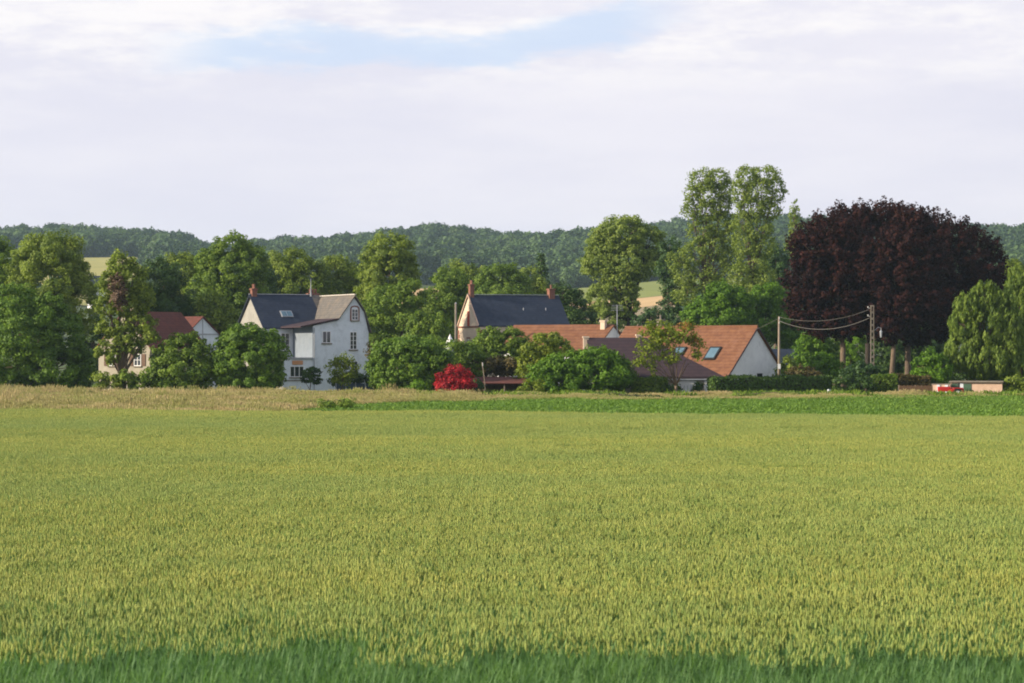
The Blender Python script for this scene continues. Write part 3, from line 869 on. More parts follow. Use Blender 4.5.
# ---- house with the steep cream gable and long navy roof
def navy_house():
    d = 300.0; th = 21.5
    r = house('navy_roofed_house', 'steep navy slate roofed house with narrow cream brick trimmed gable', 'house', 479, d, th)
    z0 = r.location.z; k = d / F; zz = lambda py, dd=d: Z(py, dd) - z0
    Wd = 7.0; L = (570 - 479) * k / math.cos(math.radians(th))
    he = zz(326); hr = zz(296.5, 303)
    w, rf = gable_house(r, L, Wd, he, hr, M['church_wall'], M['slate'], over=.12)
    MB().box(-.15, L + .1, Wd / 2 - .1, Wd / 2 + .1, hr + .22, hr + .30).build('ridge_cap', M['zinc'], rf)
    # raised verge, quoins and string course
    mb = MB()
    for s_ in (0, 1):
        y0 = 0 if s_ == 0 else Wd
        mb.prism([(-.16, y0 + (-.12 if s_ == 0 else .12), he + .12), (-.16, Wd / 2, hr + .28), (-.16, Wd / 2, hr + .12), (-.16, y0 + (-.02 if s_ == 0 else .02), he - .02)], (.13, 0, 0))
    mb.build('verge', M['pink_wall'], w)
    MB().box(-.06, -.003, -.04, Wd + .04, he - .18, he + .02).build('string_course', M['brick'], w)
    mb = MB(); m2 = MB()
    for i in range(12):
        ww_ = .55 if i % 2 else .38
        mb.box(-.05, -.003, -.04, ww_, he - .9 - i * .5, he - .45 - i * .5); mb.box(-.05, .4, -.05, -.003, he - .9 - i * .5, he - .45 - i * .5)
        m2.box(-.05, -.003, Wd - ww_, Wd + .04, he - .9 - i * .5, he - .45 - i * .5)
    mb.build('quoin', M['brick'], w); m2.build('quoin', M['brick'], w)
    window(w, 'left', (0, Wd / 2, he + .02), .7, zz(311) - he, (1, 1), 'red_wood', pane='red_wood')
    window(w, 'left', (0, Wd / 2, he - 3.2), .9, 1.7, (2, 3), 'white_paint', surround='brick')
    chimney(rf, .35, Wd / 2, hr - .9, zz(285.5, 303), .5, .6, 2, axis='y')
    chimney(rf, L - .9, Wd / 2, hr - 1.0, zz(290, 307), .7, .8, 1, axis='y')
    for fx_ in (.55, .8): MB().tube([(L * fx_, Wd / 4, (he + hr) / 2 + .1), (L * fx_, Wd / 4, (he + hr) / 2 + .45)], .06, 6).build('roof_vent', M['zinc'], rf)
navy_house()

# ---- big orange roofed house with the pale gable
def orange_house():
    d = 258.0; th = -36.87
    k = d / F; L = 16.0; Wd = 11.4
    x = W(726.5, d); c, s = math.cos(math.radians(th)), math.sin(math.radians(th))
    ox, oy = x - L * c, d - L * s
    z0 = gz(x, d)
    r = empty('orange_roofed_house', (ox, oy, z0), math.radians(th), 'orange tiled house with large blank pale gable and two roof windows', 'house')
    he = Z(377.5, d) - z0; hr = Z(328.5, 262) - z0
    w, rf = gable_house(r, L, Wd, he, hr, M['grey_wall'], M['orange_tile'], over=.22, t=.2)
    MB().tube([(-.2, Wd / 2, hr + .22), (L + .2, Wd / 2, hr + .22)], .14, 8).build('ridge_cap', M['orange_tile'], rf)
    mb = MB()
    for s_ in (0, 1):
        y0 = -.25 if s_ == 0 else Wd + .25
        mb.prism([(L + .225, y0, he - .25 * (hr - he) / (Wd / 2) + .04), (L + .225, Wd / 2, hr + .04), (L + .225, Wd / 2, hr + .22), (L + .225, y0, he - .25 * (hr - he) / (Wd / 2) + .22)], (.05, 0, 0))
    mb.build('bargeboard', M['plum_tile'], rf)
    n = Vector((0, -(hr - he), Wd / 2)).normalized()
    def slope(x_, f): return Vector((x_, f * Wd / 2, he + f * (hr - he))) + n * .24
    for xs in (L - 3.2, L - 7.4):
        a = [slope(xs - .68, .32), slope(xs + .68, .32), slope(xs + .68, .58), slope(xs - .68, .58)]
        sk = MB().prism(a, n * .10).build('roof_window', M['black'], rf)
        MB().prism([slope(xs - .52, .35) + n * .101, slope(xs + .52, .35) + n * .101, slope(xs + .52, .55) + n * .101, slope(xs - .52, .55) + n * .101], n * .012).build('pane', M['skyglass'], sk)
    # small dark window low in the gable
    window(w, 'right', (L, Wd * .56, Z(379.5, 262) - z0), 1.0, .62, (2, 1), 'black', sill=False)
    chimney(rf, 4.0, Wd / 2 + .4, hr - .6, hr + .9, .6, .6, 1, 'cream_wall' if False else 'concrete')
orange_house()

# ---- long orange roof behind
def long_house():
    d = 275.0; th = -32.0
    L = 12.6; Wd = 8.4; x = W(594, d); c, s = math.cos(math.radians(th)), math.sin(math.radians(th))
    z0 = gz(x, d)
    r = empty('long_house', (x - L * c, d - L * s, z0), math.radians(th), 'long low house with faded orange roof behind the bushes', 'house')
    he = Z(352, d) - z0; hr = Z(326, 279) - z0
    w, rf = gable_house(r, L, Wd, he, hr, M['grey_wall'], M['orange_tile'], over=.15)
    chimney(rf, L - .9, Wd / 2 - .6, hr - 1.0, hr + .45, .55, .5, 0, 'church_wall')
    ae = MB().tube([(L - 3.5 + 4.2, Wd / 2 + 1.2, hr - 2), (L + .7, Wd / 2 + 1.2, hr + 2.6)], .035, 6)
    m = MB().tube([(L + .35, Wd / 2 + .2, hr - 2.5), (L + .35, Wd / 2 + .2, hr + 2.3)], .05, 6)
    for q in range(4): m.tube([(L - .15 + q * .0, Wd / 2 + .2 - .5 + q * .05, hr + 1.7 + q * .18), (L + .85, Wd / 2 + .7 - q * .05, hr + 1.7 + q * .18)], .02, 5)
    m.build('aerial', M['zinc'], rf)
long_house()

# ---- low house with the plum tiled hipped roof, garage and white door
def plum_house():
    d = 246.0; th = 4.0
    r = house('hipped_roof_house', 'low cream house under a dark plum tiled roof beside the pale gable', 'house', 594, d, th)
    z0 = r.location.z; k = d / F; zz = lambda py, dd=d: Z(py, dd) - z0
    L = (722 - 594) * k; Wd = 8.2; he = zz(376); hr = zz(339.5, 250)
    gable_house(r, L, Wd, he, hr, M['cream_wall'], M['plum_tile'], over=.3, hip_right=(722 - 652) * k)
    fx = lambda px: (px - 594) * k
    g = MB()
    x0, x1 = fx(678), fx(698.5); zt = zz(379.5)
    pts = [(x0, -.06, 0), (x1, -.06, 0), (x1, -.06, zt - .55)]
    for q in range(1, 8):
        a = math.pi * q / 8; pts.append(((x0 + x1) / 2 + (x1 - x0) / 2 * math.cos(a), -.06, zt - .55 + .55 * math.sin(a)))
    pts.append((x0, -.06, zt - .55))
    g.prism(pts, (0, .057, 0)); gd = g.build('garage_door', M['white_paint'], r)
    m = MB()
    for q in range(1, 6): m.box(x0 + q * (x1 - x0) / 6 - .02, x0 + q * (x1 - x0) / 6 + .02, -.08, -.061, .05, zt - .6)
    m.build('ribs', M['zinc'], gd)
    dr = MB().box(fx(705), fx(712.5), -.07, -.003, .05, zz(378.5)).build('door', M['white_paint'], r)
    MB().box(fx(707.5), fx(710), -.085, -.071, zz(385.5), zz(383)).build('door_window', M['glass'], dr)
    MB().tube([(fx(706), -.13, zz(388)), (fx(706), -.07, zz(388))], .03, 6).build('handle', M['black'], dr)
    MB().tube([(-.3, -.36, he - .35), (L + .3, -.36, he - .35)], .07, 8).build('gutter', M['zinc'], r)
    window(r, 'front', (fx(648), 0, .9), 1.3, 1.1, (2, 1))
    chimney([o for o in r.children if o.name.startswith('roof')][0], fx(590), Wd / 2, hr - 1.2, hr + .15, .5, .5, 0, 'church_wall')
    chimney([o for o in r.children if o.name.startswith('roof')][0], fx(646), Wd / 2 + 1.0, hr - 1.2, hr + .35, .6, .5, 0, 'church_wall')
plum_house()

# ---- cottage on the left
def cottage():
    d = 268.0; th = 55.0
    r = house('red_roofed_cottage', 'cream cottage with old red tiled roof behind the ivy clad tree', 'house', 150, d, th)
    z0 = r.location.z; k = d / F; zz = lambda py, dd=d: Z(py, dd) - z0
    Wd = 58 * k / math.sin(math.radians(th)); L = 8.6
    he = zz(347); hr = zz(313, 271)
    w, rf = gable_house(r, L, Wd, he, hr, M['cream_wall'], M['red_tile'], over=.2)
    for yy in (1.75, 5.4):
        wn = window(w, 'left', (0, yy, zz(366)), 1.0, zz(354) - zz(366), (2, 2), 'white_paint')
        for s_ in (-1, 1):
            MB().box(-.07, -.004, yy + s_ * .88 - .27, yy + s_ * .88 + .27, zz(366), zz(354)).build('shutter', M['brown_paint'], wn)
    chimney(rf, 1.6, Wd / 2, hr - .6, hr + .55, .7, .6, 0, 'stone')
cottage()

def half_timbered():
    d = 288.0; th = -48.0
    Wd = 4.4; L = 6.0; x = W(186.5, d); c, s = math.cos(math.radians(th)), math.sin(math.radians(th)); z0 = gz(x, d)
    r = empty('half_timbered_house', (x - L * c, d - L * s, z0), math.radians(th), 'small white half timbered gable between the cottage and bushes', 'house')
    he = Z(334, d) - z0; hr = Z(317.5, d + 1.4) - z0
    w, rf = gable_house(r, L, Wd, he, hr, M['white_wall'], M['red_tile'], over=.2, t=.12)
    mb = MB(); X0, X1 = L + .003, L + .04
    mb.box(X0, X1, .0, Wd, he - .1, he + .05); mb.box(X0, X1, .0, Wd, he - 1.7, he - 1.55)
    for y in (0, Wd / 2 - .06, Wd - .12): mb.box(X0 + .003, X1 + .005, y, y + .12, .2, he - .1 if y != Wd / 2 - .06 else hr - .2)
    mb.build('timber', M['zinc'], w)
half_timbered()

def low_slate():
    d = 300.0
    r = house('slate_cottage', 'dark slate roof low behind the hedge and power pole', 'house', 779, d, 6)
    z0 = r.location.z; k = d / F
    gable_house(r, 42 * k, 6.5, Z(372, d) - z0, Z(350.5, d + 3) - z0, M['grey_wall'], M['slate'], over=.2)
low_slate()

def far_house():
    d = 1000.0
    r = house('hillside_house', 'tiny grey roofed house far off behind the left trees', 'house', 92, d, 25)
    z0 = r.location.z; k = d / F
    w, rf = gable_house(r, 5.4, 6.5, Z(285, d) - z0, Z(276, d) - z0, M['grey_wall'], M['slate'], over=.2)
    window(w, 'front', (2.7, 0, Z(292, d) - z0), .9, 1.2)
far_house()

# ================================================================== SMALL STRUCTURES
def red_shed():
    d = 246.0; r = house('open_shed', 'open sided garden shed with dark red sheet roof beside the red maple', 'shed', 484, d, -3)
    z0 = r.location.z; k = d / F; Wt = 41 * k
    ht = Z(377, d) - z0; hl = Z(383, d) - z0
    MB().slab((-.2, -.5, hl), (Wt + .2, -.5, hl), (Wt + .1, 2.6, ht), (-.1, 2.6, ht), .07).build('roof', M['red_tile'], r)
    MB().box(0, Wt, 2.4, 2.5, 0, ht - .15).build('back_wall', M['wood'], r)
    for x in (.05, Wt * .5, Wt - .05): MB().box(x - .06, x + .06, -.3, -.18, 0, hl - .09).build('post', M['pole_wood'], r)
    MB().box(0, .06, -.1, 2.38, 0, hl - .15).build('side_wall', M['wood'], r)
red_shed()
def brick_lean():
    d = 247.0; r = house('brick_outhouse', 'small low brick outhouse just left of the open shed', 'outhouse', 474.5, d, 0)
    z0 = r.location.z; k = d / F
    MB().box(0, 9 * k, 0, 2, 0, Z(382, d) - z0).build('wall', M['brick'], r)
    MB().slab((-.1, -.15, Z(381, d) - z0), (9 * k + .0, -.15, Z(381, d) - z0), (9 * k, 2.1, Z(377, d) - z0), (-.1, 2.1, Z(377, d) - z0), .08).build('roof', M['red_tile'], r)
brick_lean()
def white_stake():
    d = 244.0; x = W(483.5, d); z0 = gz(x, d)
    r = empty('leaning_stake', (x, d, z0), 0, 'thin white stake leaning above the open shed', 'stake')
    k = d / F
    MB().tube([(.3, 0, 0), (0, 0, Z(372, d) - z0), (-.15, 0, Z(362, d) - z0)], [.045, .045, .04], 6).build('post', M['pole_wood'], r)
    MB().box(-.11, -.05, -.09, -.06, Z(366, d) - z0, Z(362.5, d) - z0).build('cap', M['white_paint'], r)
white_stake()

def tent():
    d = 285.0; x = W(450, d); z0 = gz(x, d)
    r = empty('garden_tent', (x, d, z0), 0, 'white pointed garden tent top beside the thick grey pole', 'tent')
    zt = Z(334, d) - z0; k = d / F
    mb = MB(); n = 8; pr = [(1.35, zt - 3.0), (1.3, zt - 2.2), (.55, zt - 1.1), (.18, zt - .4), (.02, zt)]
    b = []
    mb.tube([(0, 0, z) for q, z in pr], [q for q, z in pr], 8); mb.build('canopy', M['white_paint'], r)
    for a in range(4):
        an = math.pi / 4 + a * math.pi / 2
        MB().tube([(1.2 * math.cos(an), 1.2 * math.sin(an), 0), (1.2 * math.cos(an), 1.2 * math.sin(an), zt - 2.9)], .03, 6).build('leg', M['zinc'], r)
tent()

def pole(name, label, px, py_top, d, w, mat, parts=None):
    x = W(px, d); z0 = gz(x, d); r = empty(name, (x, d, z0), 0, label, 'pole')
    h = Z(py_top, d) - z0
    return r, h
r, h = pole('utility_pole', 'thick plain grey pole left of the cream gable', 455.8, 303.5, 280, .2, 'zinc')
MB().tube([(0, 0, 0), (0, 0, h)], [.15, .12], 12).build('shaft', M['concrete'], r, smooth=True)
MB().tube([(0, 0, h), (0, 0, h + .12)], [.14, .03], 12).build('cap', M['zinc'], r)
r, h = pole('utility_pole', 'slim wooden power pole just right of the pale gable', 779, 316.5, 258, .13, 'wood')
MB().tube([(0, 0, 0), (0, 0, h)], [.15, .10], 10).build('shaft', M['pole_wood'], r, smooth=True)
for zz_ in (h - .25, h - .7): MB().tube([(0, -.1, zz_), (0, -.26, zz_), (0, -.26, zz_ + .14)], [.025, .025, .05], 7).build('insulator', M['white_paint'], r)
MB().box(-.14, .14, -.2, -.11, 2.9, 3.4).build('junction_box', M['white_paint'], r)
r, h = pole('concrete_pole', 'tall ladder like concrete power pole in front of the copper beeches', 872.3, 306.5, 250, .3, 'concrete')
mb = MB(); w0, w1 = .20, .16
for sx in (-1, 1):
    mb.prism([(sx * w0, -.12, 0), (sx * (w0 - .08), -.12, 0), (sx * (w1 - .07), -.12, h), (sx * w1, -.12, h)], (0, .24, 0))
k_ = 0; z_ = .3
while z_ < h - .2:
    hw = w0 + (w1 - w0) * z_ / h - .065
    mb.box(-hw, hw, -.10, .10, z_, z_ + .22); z_ += .62
mb.build('shaft', M['concrete'], r)
MB().box(-.19, .19, -.10, .10, h + .003, h + .12).build('cap', M['concrete'], r)
for zz_ in (h - .15, h - .95): MB().tube([(-.22, 0, zz_), (-.42, 0, zz_), (-.42, 0, zz_ + .16)], [.025, .025, .06], 7).build('insulator', M['white_paint'], r)
CP = r; CPH = h
# street lamp fixed to the pole
k_ = 250 / F
lamp = empty('street_lamp', (CP.location.x + .3, 250, CP.location.z), 0, 'unlit glass lantern on a bracket beside the concrete pole', 'street lamp')
zl = Z(331.5, 250) - CP.location.z
MB().tube([(-.08, 0, zl + .1), (.25, 0, zl + .42), (.55, 0, zl + .35), (.55, 0, zl + .1)], .03, 6).build('bracket', M['zinc'], lamp)
MB().tube([(.55, 0, zl + .12), (.55, 0, zl + .02), (.55, 0, zl - .05)], [.04, .13, .15], 8).build('hood', M['zinc'], lamp)
MB().tube([(.55, 0, zl - .05), (.55, 0, zl - .55), (.55, 0, zl - .62)], [.12, .09, .03], 8).build('lantern', M['zinc'], lamp)

def wire(label, p0, p1, sag, rad=.022):
    a, b = Vector(p0), Vector(p1); pts = []
    for i in range(25):
        t = i / 24; q = a.lerp(b, t) - a; q.z -= sag * 4 * t * (1 - t); pts.append(q)
    mb = MB().tube(pts, rad, 6); o = mb.build('power_line', M['cable'], loc=a, smooth=True)
    tag(o, label, 'power line', 'power lines between the poles')
P1 = (W(779, 258), 257.7, Z(318, 258)); P2 = (W(870.3, 250), 250, Z(309, 250)); P3 = (W(870.3, 250), 250, Z(317.5, 250))
wire('upper thin power line between wooden and concrete poles', P2, (P1[0], P1[1], P1[2] + .1), .75, .018)
wire('lower sagging thick power line between wooden and concrete poles', P3, (P1[0], P1[1], P1[2] - .3), 1.0, .03)
wire('faint power line running down left from the wooden pole', P1, (W(690, 275), 275, Z(348, 275)), .5, .015)

# blue panel fence by the white house
def blue_fence():
    d = 250.0; r = house('panel_fence', 'low blue grey panel fence beneath the hedge right of the white house', 'fence', 336, d, 2)
    z0 = r.location.z; k = d / F; L = 39 * k; h = Z(383.5, d) - z0
    n = 4
    for i in range(n):
        x0 = i * L / n
        MB().box(x0 + .08, x0 + L / n - .02, -.03, .03, .1, h).build('panel', M['blue_paint'], r)
    for i in range(n + 1):
        MB().box(i * L / n - .05, i * L / n + .05, -.06, .06, 0, h + .1).build('post', M['zinc'], r)
blue_fence()

def picket():
    d = 242.0; r = house('picket_fence', 'brown wooden fence between the clipped hedge and the red tractor', 'fence', 899, d, -2)
    z0 = r.location.z; k = d / F; L = 33 * k; h = Z(385.5, d) - z0
    mb = MB()
    n = 26
    for i in range(n):
        x = (i + .5) * L / n; mb.box(x - .045, x + .045, -.045, -.015, .05, h + .04 * math.sin(i * 2.3))
    mb.build('pickets', M['wood'], r)
    for z in (.4, h - .3): MB().box(0, L, -.012, .04, z, z + .09).build('rail', M['wood'], r)
    for x in (0, L / 2, L): MB().box(x - .06, x + .06, .043, .16, 0, h + .05).build('post', M['pole_wood'], r)
picket()

def garden_shed():
    d = 243.5; r = house('garden_shed', 'low pink walled outbuilding with two green doors under the weeping tree', 'shed', 950.5, d, -16)
    z0 = r.location.z; k = d / F; L = 51 * k; h = Z(381, d) - z0; fx = lambda px: (px - 950.5) * k
    MB().box(0, L, 0, 3.2, 0, h - .12).build('wall', M['pink_wall'], r)
    MB().box(-.12, L + .12, -.25, 3.4, h - .118, h).build('roof', M['concrete'], r)
    for a, b in ((951.5, 959), (963.5, 971)):
        dr = MB().box(fx(a), fx(b), -.05, -.003, .05, h - .25).build('door', M['green_paint'], r)
        MB().tube([(fx(b) - .12, -.1, 1.0), (fx(b) - .12, -.05, 1.0)], .03, 6).build('handle', M['black'], dr)
    MB().box(fx(959.2), fx(963.3), -.045, -.003, 0, h - .2).build('pilaster', M['white_wall'], r)
garden_shed()
def boards():
    d = 243.5; r = house('low_wall', 'short pink and white garden wall behind the red tractor', 'wall', 932, d, -18)
    z0 = r.location.z; k = d / F
    MB().box(0, 18 * k, 0, .25, 0, Z(384.5, d) - z0).build('wall', M['pink_wall'], r)
    MB().box(-.05, 18 * k + .05, -.05, .3, Z(384.4, d) - z0, Z(383.6, d) - z0).build('coping', M['concrete'], r)
    for a in (5.0, 13): MB().box(a * k, (a + 3) * k, -.10, -.003, 0, Z(384.8, d) - z0).build('pier', M['white_wall'], r)
boards()

def tractor():
    d = 240.5; r = house('garden_tractor', 'small red garden tractor by the wooden fence and pink wall', 'tractor', 938, d, 0)
    z0 = r.location.z; k = d / F
    MB().box(.0, 1.15, -.3, .3, .55, 1.0).build('hood', M['red_paint'], r, bevel=.05)
    MB().box(1.15, 2.3, -.42, .42, .5, .78).build('body', M['red_paint'], r, bevel=.04)
    MB().box(1.5, 2.0, -.25, .25, .79, .95).box(1.9, 2.02, -.25, .25, .95, 1.35).build('seat', M['black'], r)
    MB().tube([(1.15, 0, 1.0), (1.3, 0, 1.3)], .025, 6).tube([(1.27, -.17, 1.29), (1.27, .17, 1.29)], .02, 6).build('steering_wheel', M['black'], r)
    for x, rr_, ww_ in ((.3, .27, .16), (1.75, .42, .24)):
        for s_ in (-1, 1):
            y0 = s_ * .45
            wh = MB().tube([(x, y0, rr_), (x, y0 + s_ * ww_, rr_)], rr_, 18).build('wheel', M['black'], r)
            MB().tube([(x, y0 + s_ * (ww_ + .002), rr_), (x, y0 + s_ * (ww_ + .02), rr_)], rr_ * .5, 14).build('rim', M['white_paint'], wh)
    for s_ in (-1, 1): MB().box(1.3, 2.25, s_ * .44 - (.0 if s_ > 0 else .26), s_ * .44 + (.26 if s_ > 0 else 0), .86, .92).build('mudguard', M['red_paint'], r)
    MB().box(2.5, 5.0 * .46, -.3, .3, .3, .31)
tractor()
def cart():
    d = 240.5; r = house('red_cart', 'low red garden cart parked right of the tractor', 'cart', 953, d, 0)
    MB().box(0, .95, -.4, .4, .45, .85).build('tub', M['red_paint'], r, bevel=.04)
    for s_ in (-1, 1):
        MB().tube([(.45, s_ * .45, .28), (.45, s_ * .55, .28)], .26, 16).build('wheel', M['black'], r)
    MB().tube([(0, 0, .5), (-.5, 0, .45)], .03, 6).build('drawbar', M['black'], r)
cart()
def stone_pillar():
    d = 262.0; r = house('stone_pillar', 'squat pale stone block behind the long clipped hedge', 'pillar', 812, d, 4)
    z0 = r.location.z; k = d / F; h = Z(376.5, d) - z0
    MB().box(0, 10 * k, 0, .8, 0, h - .25).build('shaft', M['stone'], r)
    MB().prism([(-.08, -.08, h - .245), (10 * k + .08, -.08, h - .245), (10 * k - .1, -.08, h), (.1, -.08, h)], (0, .96, 0)).build('cap', M['stone'], r)
stone_pillar()
def barrel():
    d = 242.0; r = house('water_barrel', 'small pale blue barrel at the end of the long hedge', 'barrel', 829, d, 0)
    MB().tube([(0, 0, 0), (0, 0, .2), (0, 0, .7), (0, 0, .85)], [.16, .2, .2, .16], 14).build('tub', M['zinc'], r, smooth=False)
    MB().tube([(0, 0, .851), (0, 0, .9)], [.17, .14], 14).build('lid', M['blue_paint'], r)
barrel()

exec_trees = True
# ================================================================== TREES
T_ = 'tree'; S_ = 'shrub'
def trees():
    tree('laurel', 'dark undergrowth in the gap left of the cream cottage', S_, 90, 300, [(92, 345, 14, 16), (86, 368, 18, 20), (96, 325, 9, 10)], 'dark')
    # far row and background, from left to right
    tree('broadleaf_tree', 'dark tree cut off at the left edge behind the big rounded tree', T_, -6, 300, [(-6, 262, 17, 22), (-12, 290, 25, 25), (0, 300, 20, 25)], 'mid')
    tree('broadleaf_tree', 'tall domed tree lit from the left above the big left tree', T_, 52, 292, [(50, 256, 30, 20), (28, 272, 20, 20), (69, 275, 19, 20), (52, 285, 34, 26), (80, 305, 18, 28), (30, 310, 24, 22)], 'olive', clump=.26)
    tree('broadleaf_tree', 'big rounded dark green tree filling the left edge of the village', T_, 22, 252, [(14, 306, 23, 22), (48, 318, 20, 24), (22, 335, 36, 30), (64, 338, 19, 24), (10, 362, 34, 24), (52, 366, 34, 22), (78, 362, 13, 20)], 'fresh', clump=.24)
    tree('ivy_clad_tree', 'tall ragged tree with dead brown clump before the red roofed cottage', T_, 122, 246,
         [(122, 266, 12, 13), (133, 280, 15, 14), (108, 284, 11, 12), (143, 300, 12, 11), (107, 306, 11, 11), (128, 306, 13, 10), (140, 322, 14, 9), (110, 328, 13, 9), (126, 335, 12, 8), (150, 336, 8, 7), (103, 348, 7, 8), (112, 358, 7, 7), (120, 346, 8, 7), (136, 346, 9, 7)],
         'olive', base_w=.46, clump=.30, forks=2.2, dead=('dead', [(121, 287, 7, 12, -1.8), (123, 300, 6, 8, -1.9)]), bark='bark', dens=.85)
    tree('broadleaf_tree', 'dense dark rounded tree directly behind the red roofed cottage', T_, 163, 300, [(160, 282, 22, 20), (172, 300, 18, 22), (150, 300, 20, 24), (168, 320, 24, 20)], 'dark')
    tree('broadleaf_tree', 'light green tree between the dark round tree and the white house', T_, 190, 330, [(183, 268, 17, 13), (197, 282, 17, 14), (183, 296, 16, 16), (205, 305, 20, 16)], 'olive')
    tree('broadleaf_tree', 'large two domed tree rising left of the white house against the hills', T_, 230, 325,
         [(232, 250, 19, 15), (212, 262, 15, 14), (252, 262, 16, 16), (232, 274, 30, 18), (215, 292, 26, 16), (245, 300, 24, 22), (225, 318, 30, 20)], 'mid', clump=.24)
    tree('broadleaf_tree', 'low bright tree above the small half timbered gable', T_, 212, 300, [(212, 306, 16, 10), (222, 318, 18, 12), (205, 322, 14, 12)], 'olive')
    tree('broadleaf_tree', 'round topped tree right above the navy roof of the white house', T_, 292, 345, [(290, 262, 20, 12), (276, 275, 18, 14), (308, 275, 18, 14), (292, 290, 32, 16)], 'olive')
    tree('broadleaf_tree', 'darker tree right behind the left brick chimney of the white house', T_, 262, 335, [(262, 283, 14, 16), (264, 300, 16, 16)], 'dark')
    tree('broadleaf_tree', 'pale tree behind the cross gable of the white house', T_, 340, 350, [(335, 270, 15, 12), (350, 278, 16, 14), (338, 292, 22, 16), (352, 305, 15, 16)], 'olive')
    tree('broadleaf_tree', 'tall rounded sunlit tree standing right of the white house', T_, 390, 320, [(390, 251, 22, 18), (374, 266, 14, 16), (402, 268, 13, 16), (390, 276, 26, 18), (384, 292, 24, 14)], 'olive', clump=.24)
    tree('broadleaf_tree', 'dark lower tree beneath the tall rounded one beside the white house', T_, 398, 300, [(390, 306, 26, 18), (410, 300, 16, 18), (380, 325, 20, 20), (405, 328, 26, 22)], 'mid', clump=.26)
    tree('broadleaf_tree', 'two topped bushy tree left of the thick grey pole', T_, 428, 288, [(418, 324, 10, 11), (438, 325, 10, 12), (428, 340, 22, 14), (428, 360, 26, 18)], 'mid')
    tree('broadleaf_tree', 'mid green tree behind the thick grey pole and cream gable', T_, 440, 345, [(448, 282, 16, 13), (434, 302, 12, 14), (450, 300, 20, 20), (436, 322, 28, 22)], 'mid')
    tree('broadleaf_tree', 'brownish green tree behind the left chimney of the navy roof', T_, 470, 420, [(458, 275, 16, 11), (475, 278, 14, 11), (465, 292, 24, 16), (470, 310, 28, 20)], 'olive')
    tree('broadleaf_tree', 'rounded tree above the middle of the navy roof', T_, 500, 400, [(500, 276, 16, 12), (488, 288, 16, 14), (514, 284, 14, 12), (504, 302, 28, 16)], 'mid')
    tree('broadleaf_tree', 'tree above the right half of the navy roof', T_, 528, 410, [(527, 279, 14, 11), (520, 292, 16, 14), (536, 300, 20, 18)], 'olive')
    tree('conifer', 'narrow dark conifer tip above the right chimney of the navy roof', T_, 541, 430, [(541, 260, 3.5, 8), (541, 272, 6, 10), (541, 286, 9, 12), (541, 302, 11, 14)], 'dark', kind='tier')
    tree('broadleaf_tree', 'dark bushy tree just right of the navy roof', T_, 568, 318, [(562, 296, 12, 11), (574, 305, 12, 14), (566, 322, 18, 14), (584, 322, 12, 14)], 'dark')
    tree('broadleaf_tree', 'broad sunlit tree left of the tall poplars with pale feathery crown', T_, 625, 375,
         [(625, 233, 26, 17), (608, 245, 20, 18), (648, 244, 18, 18), (600, 262, 20, 16), (628, 262, 30, 18), (618, 284, 22, 15), (600, 300, 14, 16), (626, 303, 14, 14), (608, 318, 20, 14)], 'poplar', clump=.18, dens=.8, cull=.4, bark='bark_dark', base_w=.8, trunk_px=631, forks=8)
    tree('broadleaf_tree', 'bluish tree filling the gap left of the poplar trunks', T_, 668, 355, [(670, 250, 10, 14), (667, 272, 10, 14), (676, 290, 12, 16), (670, 305, 9, 12), (676, 322, 12, 12)], 'blue', dens=.8)
    tree('poplar', 'tall airy poplar with rounded top, left of the tall pair', T_, 706, 350,
         [(702, 180, 13, 12), (717, 180, 13, 12), (692, 194, 9, 9), (708, 194, 15, 12), (726, 190, 9, 12), (690, 211, 9, 8), (722, 204, 10, 12), (706, 212, 12, 11), (718, 224, 10, 12), (700, 232, 13, 12), (712, 246, 14, 12), (694, 254, 14, 12), (716, 268, 13, 12), (684, 274, 12, 12), (702, 282, 15, 12), (720, 288, 10, 12), (686, 296, 13, 10), (674, 262, 8, 9), (729, 240, 9, 12), (730, 260, 11, 13), (731, 222, 6, 9)],
         'poplar', dens=.36, clump=.20, size=.22, base_w=.36, bark='bark_light', cull=.12, forks=14)
    tree('poplar', 'tall airy poplar with square top, right of the tall pair', T_, 752, 345,
         [(747, 178, 12, 12), (765, 175, 14, 10), (741, 192, 10, 14), (759, 192, 16, 13), (775, 190, 10, 14), (752, 208, 16, 12), (770, 210, 11, 10), (742, 224, 12, 12), (758, 228, 15, 12), (744, 244, 13, 12), (764, 246, 12, 12), (752, 262, 15, 12), (740, 276, 13, 12), (765, 278, 12, 12), (752, 290, 16, 12)],
         'poplar', dens=.36, clump=.20, size=.22, base_w=.36, bark='bark_light', cull=.12, forks=14)
    tree('broadleaf_tree', 'dark blue green tree low between the poplars and copper beeches', T_, 776, 365, [(776, 262, 13, 16), (770, 285, 16, 18), (784, 292, 14, 18), (776, 314, 18, 18)], 'blue')
    tree('slender_tree', 'thin wispy tree top poking over the wooded ridge left of the beeches', T_, 795, 420, [(795, 206, 3, 7), (794, 217, 5, 7), (796, 230, 7, 9), (795, 248, 9, 12)], 'poplar', dens=.45, cull=.2)
    tree('broadleaf_tree', 'bright green bushy tree above the orange roof of the pale gable', T_, 722, 315, [(722, 296, 16, 12), (708, 308, 15, 12), (738, 305, 14, 13), (722, 318, 26, 12), (694, 316, 12, 10)], 'bright')
    tree('broadleaf_tree', 'bright green bushy tree behind the wooden power pole', T_, 765, 318, [(768, 297, 15, 12), (756, 308, 14, 13), (780, 312, 13, 15), (766, 325, 26, 16), (790, 335, 14, 14)], 'bright')
    tree('broadleaf_tree', 'dark foliage tree behind the aerial between both orange roofs', T_, 645, 330, [(652, 318, 12, 9), (640, 324, 10, 8)], 'blue', dens=.9)
